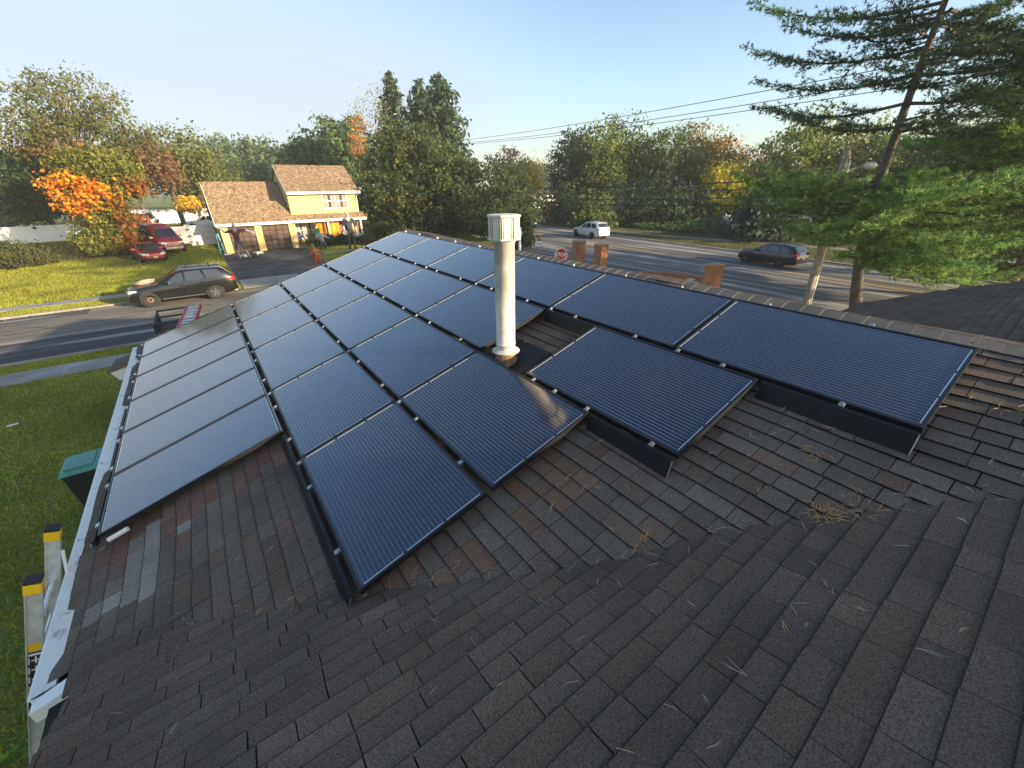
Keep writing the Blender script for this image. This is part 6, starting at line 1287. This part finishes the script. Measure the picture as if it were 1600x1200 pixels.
for px, py, d, rw, rh, pal, lab, s in WOOD:
    B = wxy(px, 335, d); tree('wood_tree', lab, 'tree', B, along(px, py, d).z, .24, [b_(px, py, d, rw * .8, rh * .8), b_(px - 7, py + 26, d - .5, rw, rh * .9), b_(px + 9, py + 36, d, rw, rh), b_(px, py + 62, d - 1, rw * 1.05, rh)], 250, 26, .52, .25, pal + [tuple(c * .7 for c in pal[0])], limbs=16, group='trees of the wood across the highway', hollow=.55, droop=.3)
for px, py, d, rw, rh, pal, lab in ((880, 320, 72, 4.0, 3.4, DG2, 'dark undergrowth bush at the left foot of the wood'), (925, 330, 66, 3.2, 3.0, OG, 'green undergrowth bush behind the white SUV'), (970, 325, 70, 4.4, 3.2, DG2, 'dark undergrowth bush right of the white SUV'), (1025, 318, 70, 4.4, 3.6, DG2, 'dark undergrowth bush in the middle of the wood edge'),
                                  (1080, 322, 72, 4.6, 3.4, DG2, 'dark undergrowth bush left of the white fence'), (1130, 325, 74, 4.0, 3.0, OG, 'green undergrowth bush behind the white fence end')):
    B = wxy(px, 350, d); tree('undergrowth_bush', lab, 'shrub', B, 2.5, .12, [b_(px, py, d, rw, rh), b_(px + 10, py + 12, d - 1, rw, rh * .7), b_(px - 10, py + 12, d - 1, rw, rh * .7)], 170, 26, .5, .26, pal, limbs=5, group='undergrowth along the wood edge', hollow=.5)
# ivy bank: low ground cover
Cx = []
for _ in range(5200):
    x, y = random.uniform(50.5, 60), random.uniform(13.5, 31); t = (x - 50.5) / 9.5
    if math.sin(x * .7 + y * .4) + math.sin(y * .9) > -1.2: Cx.append((x, y, .1 + 1.5 * t * random.random() + .5 * abs(math.sin(y * .8 + x))))
Cx = np.array(Cx); V, F, T_ = leaf_quads(Cx, .26, np.repeat(np.array([[-.5, -.3, .7]]), len(Cx), 0), ramp_cols(len(Cx), [(.045, .085, .028), (.060, .10, .03), (.035, .065, .025)]), .8, 1.2); tag(np_mesh('ivy_bank', V, F, M_leaf, None, T_), 'bank of green ivy below the wood across the highway', 'ivy', kind='stuff')
B = wxy(1182, 385, 56); conifer('dark_conifer', 'dark blue green conifer beside the white fence across the highway', 'tree', B, along(1185, 288, 56).z, 4.6, [(.020, .036, .024), (.028, .046, .028)], 230, taper=.6, low=.03, leaf=.26, dens=30, sweep=-.10)
# ---- near pines on the right
LV = Vector((-C_R.x, -C_R.y, 0)).normalized(); azL = math.atan2(LV.y, LV.x)
B1 = Vector((23.55, -4.28, 0)); top1 = Vector((23.5, -4.5, 15.8)); bs = []
for k in range(26):                                                                # upper boughs, silhouette shade put into the dark colour
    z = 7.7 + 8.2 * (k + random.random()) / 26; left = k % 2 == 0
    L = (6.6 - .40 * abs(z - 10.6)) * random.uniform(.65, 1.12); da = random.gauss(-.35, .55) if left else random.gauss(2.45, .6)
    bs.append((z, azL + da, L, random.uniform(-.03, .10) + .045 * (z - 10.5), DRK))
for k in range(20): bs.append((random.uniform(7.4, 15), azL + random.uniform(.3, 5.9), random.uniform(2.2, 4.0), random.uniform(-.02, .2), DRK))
for k in range(30):                                                                # lower boughs, sunlight put into the brighter green
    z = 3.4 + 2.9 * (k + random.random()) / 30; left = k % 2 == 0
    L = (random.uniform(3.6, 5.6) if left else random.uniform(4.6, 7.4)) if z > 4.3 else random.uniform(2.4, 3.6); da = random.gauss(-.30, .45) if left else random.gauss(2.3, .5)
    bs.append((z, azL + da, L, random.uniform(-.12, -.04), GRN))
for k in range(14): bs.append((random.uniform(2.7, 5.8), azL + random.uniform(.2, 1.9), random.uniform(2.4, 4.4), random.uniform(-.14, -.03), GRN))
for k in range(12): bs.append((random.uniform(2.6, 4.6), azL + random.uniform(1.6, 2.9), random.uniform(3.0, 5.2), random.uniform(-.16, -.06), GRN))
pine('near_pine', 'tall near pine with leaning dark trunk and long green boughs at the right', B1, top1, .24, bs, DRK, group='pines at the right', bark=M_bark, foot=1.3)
B2 = wxy(1512, 452, 34); top2 = B2 + Vector((.2, -.3, 15)); bs = []
for k in range(105):
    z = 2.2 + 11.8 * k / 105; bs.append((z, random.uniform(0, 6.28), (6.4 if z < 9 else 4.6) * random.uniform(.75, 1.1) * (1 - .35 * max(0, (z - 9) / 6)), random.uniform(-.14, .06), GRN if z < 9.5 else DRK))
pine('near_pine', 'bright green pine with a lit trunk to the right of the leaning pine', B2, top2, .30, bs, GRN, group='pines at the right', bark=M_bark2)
B3 = wxy(1592, 440, 41.5); top3 = B3 + Vector((.6, -1.4, 15.5)); bs = []
for k in range(72):
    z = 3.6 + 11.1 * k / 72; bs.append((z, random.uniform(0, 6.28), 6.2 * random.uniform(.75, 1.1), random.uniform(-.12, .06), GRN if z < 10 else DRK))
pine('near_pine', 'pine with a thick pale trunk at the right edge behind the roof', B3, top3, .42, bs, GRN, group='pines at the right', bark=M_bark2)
B4 = wxy(1730, 420, 23); top4 = B4 + Vector((.3, .2, 15)); bs = []
for k in range(44):
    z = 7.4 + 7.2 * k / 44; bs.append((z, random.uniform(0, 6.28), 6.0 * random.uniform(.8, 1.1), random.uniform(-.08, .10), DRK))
pine('near_pine', 'pine out of frame whose dark boughs hang into the top right corner', B4, top4, .34, bs, DRK, group='pines at the right', bark=M_bark)
B5 = wxy(1575, 455, 31); bs = []
for k in range(80):
    z = 2.2 + 9.0 * k / 80; bs.append((z, random.uniform(0, 6.28), 5.2 * random.uniform(.7, 1.1) * (1 - .4 * max(0, (z - 8) / 4)), random.uniform(-.14, .02), GRN))
pine('near_pine', 'full bright green pine at the right edge in front of the thick pale trunk', B5, B5 + Vector((.2, .2, 12.5)), .24, bs, GRN, group='pines at the right', bark=M_bark2)
# ---- hedges and plants by the yellow house
for x, y, rw, rh, lab in ((13.3, 39.0, 1.15, .62, 'dark clipped hedge bush in front of the porch right of the post'), (11.15, 39.0, .85, .5, 'smaller dark clipped bush left of the porch post')):
    B = Vector((x, y, 0)); tree('hedge_bush', lab, 'shrub', B, .5, .05, [(0, 0, rh * .95, rw, rh, .6)], 130, 24, .14, .12, [(.018, .034, .014), (.024, .042, .016)], limbs=2, hollow=.8, flat=.9, zmin=.03)
for x, y, h, lab in ((9.7, 39.1, 1.1, 'leggy shrub below the porch window of the yellow house'), (14.9, 37.8, .9, 'green shrub at the right end of the porch beside the tall figure')):
    B = Vector((x, y, 0)); tree('porch_shrub', lab, 'shrub', B, h, .04, [(0, 0, h * .7, .8, .6, h * .5)], 60, 18, .2, .12, [(.050, .070, .03), (.075, .08, .035)], limbs=6, zmin=.03)

# ================================================================ grass
M_grass = tone_mat('grass_blade', .7, stain=.45, sscale=.30, leaf=.35, spec=.2)
def grass(name, x0, x1, y0, y1, n, h, w, pal, label, wts=None, skip=None, z=0.0):
    X = rng.uniform(x0, x1, n); Y = rng.uniform(y0, y1, n)
    if skip is not None: k = ~skip(X, Y); X, Y = X[k], Y[k]
    n = len(X); a = rng.uniform(0, 6.283, n); L = h * rng.uniform(.5, 1.3, n); ww = w * rng.uniform(.7, 1.3, n); lx = rng.normal(size=n) * .45 * L; ly = rng.normal(size=n) * .45 * L
    P = np.stack([X, Y, z + rise(X, Y)], 1); s = np.stack([np.cos(a) * ww, np.sin(a) * ww, np.zeros(n)], 1); t = P + np.stack([lx, ly, L], 1)
    V = np.stack([P - s, P + s, t], 1).reshape(-1, 3); tone = ramp_cols(n, pal, wts, .2)
    tag(np_mesh(name, V, np.arange(3 * n).reshape(n, 3), M_grass, None, tone), label, 'grass', kind='stuff')
LAWN = [(.14, .165, .022), (.19, .19, .026), (.25, .21, .036), (.105, .14, .020)]
GOLD = [(.13, .15, .014), (.17, .17, .016), (.10, .13, .016), (.20, .18, .03)]
grass('lawn_grass', -14, -1.4, -9.8, 9.3, 150000, .075, .011, LAWN, 'shaded lawn grass beside the house', skip=lambda X, Y: ((X > -3.25) & (Y > -2.6) & (Y < .8)) | ((X > -2.9) & (Y > 1.6)))
grass('verge_grass', -22, -2.9, 10.7, 11.75, 26000, .09, .014, LAWN + GOLD, 'grass strip between the near sidewalk and the street')
grass('verge_grass', -26, 1.2, 21.1, 22.9, 24000, .10, .016, GOLD + LAWN[:2], 'sunlit grass strip along the far kerb of the street')
grass('front_lawn', -26, 1.2, 24.1, 52, 210000, .11, .022, GOLD, 'sunlit front lawn across the street', skip=lambda X, Y: ((Y > 43) | ((X > -10.4) & (Y > 40.2))) & (X > -14.5) & (X < -4.6) & (rng.random(len(X)) < .8))
grass('front_lawn', 8.9, 22, 24.1, 39.5, 50000, .10, .02, LAWN + GOLD[:1], 'lawn in front of the porch of the yellow house', skip=lambda X, Y: (np.abs(Y - (33.5 + (X - 8.6) * .3)) < .6) & (X < 13))
grass('side_lawn', -14, 12, 48, 70, 50000, .12, .03, LAWN + GOLD, 'grass behind the garage around the boat')
grass('roadside_grass', 41, 60, -20, 46, 120000, .12, .025, [(.050, .075, .024), (.065, .080, .028), (.10, .085, .035), (.085, .06, .03)], 'rough grass along the far side of the highway', skip=lambda X, Y: X < 33.5 + .036 * Y + .0011 * Y * Y + 7.1)
X = []
for _ in range(900): X.append((random.uniform(-4.2, -1.5), random.uniform(-9.6, -5.2), random.uniform(.03, .12)))
X = np.array(X); V, F, T_ = leaf_quads(X, .07, np.repeat(np.array([[0, 0, 1.0]]), len(X), 0), ramp_cols(len(X), [(.050, .11, .02), (.075, .14, .02), (.10, .16, .03)]), 1.0, 1.2); tag(np_mesh('clover_patch', V, F, M_leaf, None, T_), 'broad leaved clover in the lawn by the ladder', 'ground cover', kind='stuff')
for x, y, a, L, lab in ((-5.9, 5.4, .2, .22, 'pale scrap of litter on the shaded lawn beyond the trash bin'),):
    b = MB(); b.hexa([(x, y, .06), (x + L, y + .05, .06), (x + L, y + .12, .06), (x, y + .07, .06), (x, y, .08), (x + L, y + .05, .075), (x + L, y + .12, .075), (x, y + .07, .08)]); tag(b.build('litter', M_swh), lab, 'litter')

def fallen(name, x0, x1, y0, y1, n, pal, label, size=.09, z=.05):
    X = rng.uniform(x0, x1, n); Y = rng.uniform(y0, y1, n); C = np.stack([X, Y, rise(X, Y) + z + rng.random(n) * .03], 1)
    V, F, T_ = leaf_quads(C, size, np.repeat(np.array([[0, 0, 1.0]]), n, 0), ramp_cols(n, pal), 2.0, 1.3); tag(np_mesh(name, V, F, M_leaf, None, T_), label, 'fallen leaves', kind='stuff')
LV_ = [(.14, .07, .02), (.20, .10, .02), (.10, .055, .02), (.22, .15, .03)]
fallen('fallen_leaves', -14.5, -4.8, 42, 50.5, 2600, LV_, 'fallen leaves below the evergreen bush', .13, .07)
fallen('fallen_leaves', -24, 1, 24.2, 42, 700, LV_, 'few fallen leaves on the sunlit lawn', .11, .09)
fallen('fallen_leaves', -12, -1.5, -9, 9, 260, LV_, 'few fallen leaves on the shaded lawn', .07, .06)
fallen('fallen_leaves', -24, 8, 20.4, 20.9, 300, LV_, 'fallen leaves along the street kerb', .09, .02)
# ================================================================ morning haze in the air
b = MB(); b.box(-760, 960, -560, 1160, -1.2, 26)
hz = b.build('haze', M_white); M = bpy.data.materials.new('haze_air'); M.use_nodes = True; nt = M.node_tree; nt.nodes.clear()
o_ = N(nt, 'ShaderNodeOutputMaterial'); v_ = N(nt, 'ShaderNodeVolumePrincipled'); v_.inputs['Color'].default_value = (.93, .96, 1.0, 1); v_.inputs['Density'].default_value = .0006; v_.inputs['Anisotropy'].default_value = .0
nt.links.new(v_.outputs[0], o_.inputs['Volume']); hz.data.materials.clear(); hz.data.materials.append(M); tag(hz, kind='stuff')
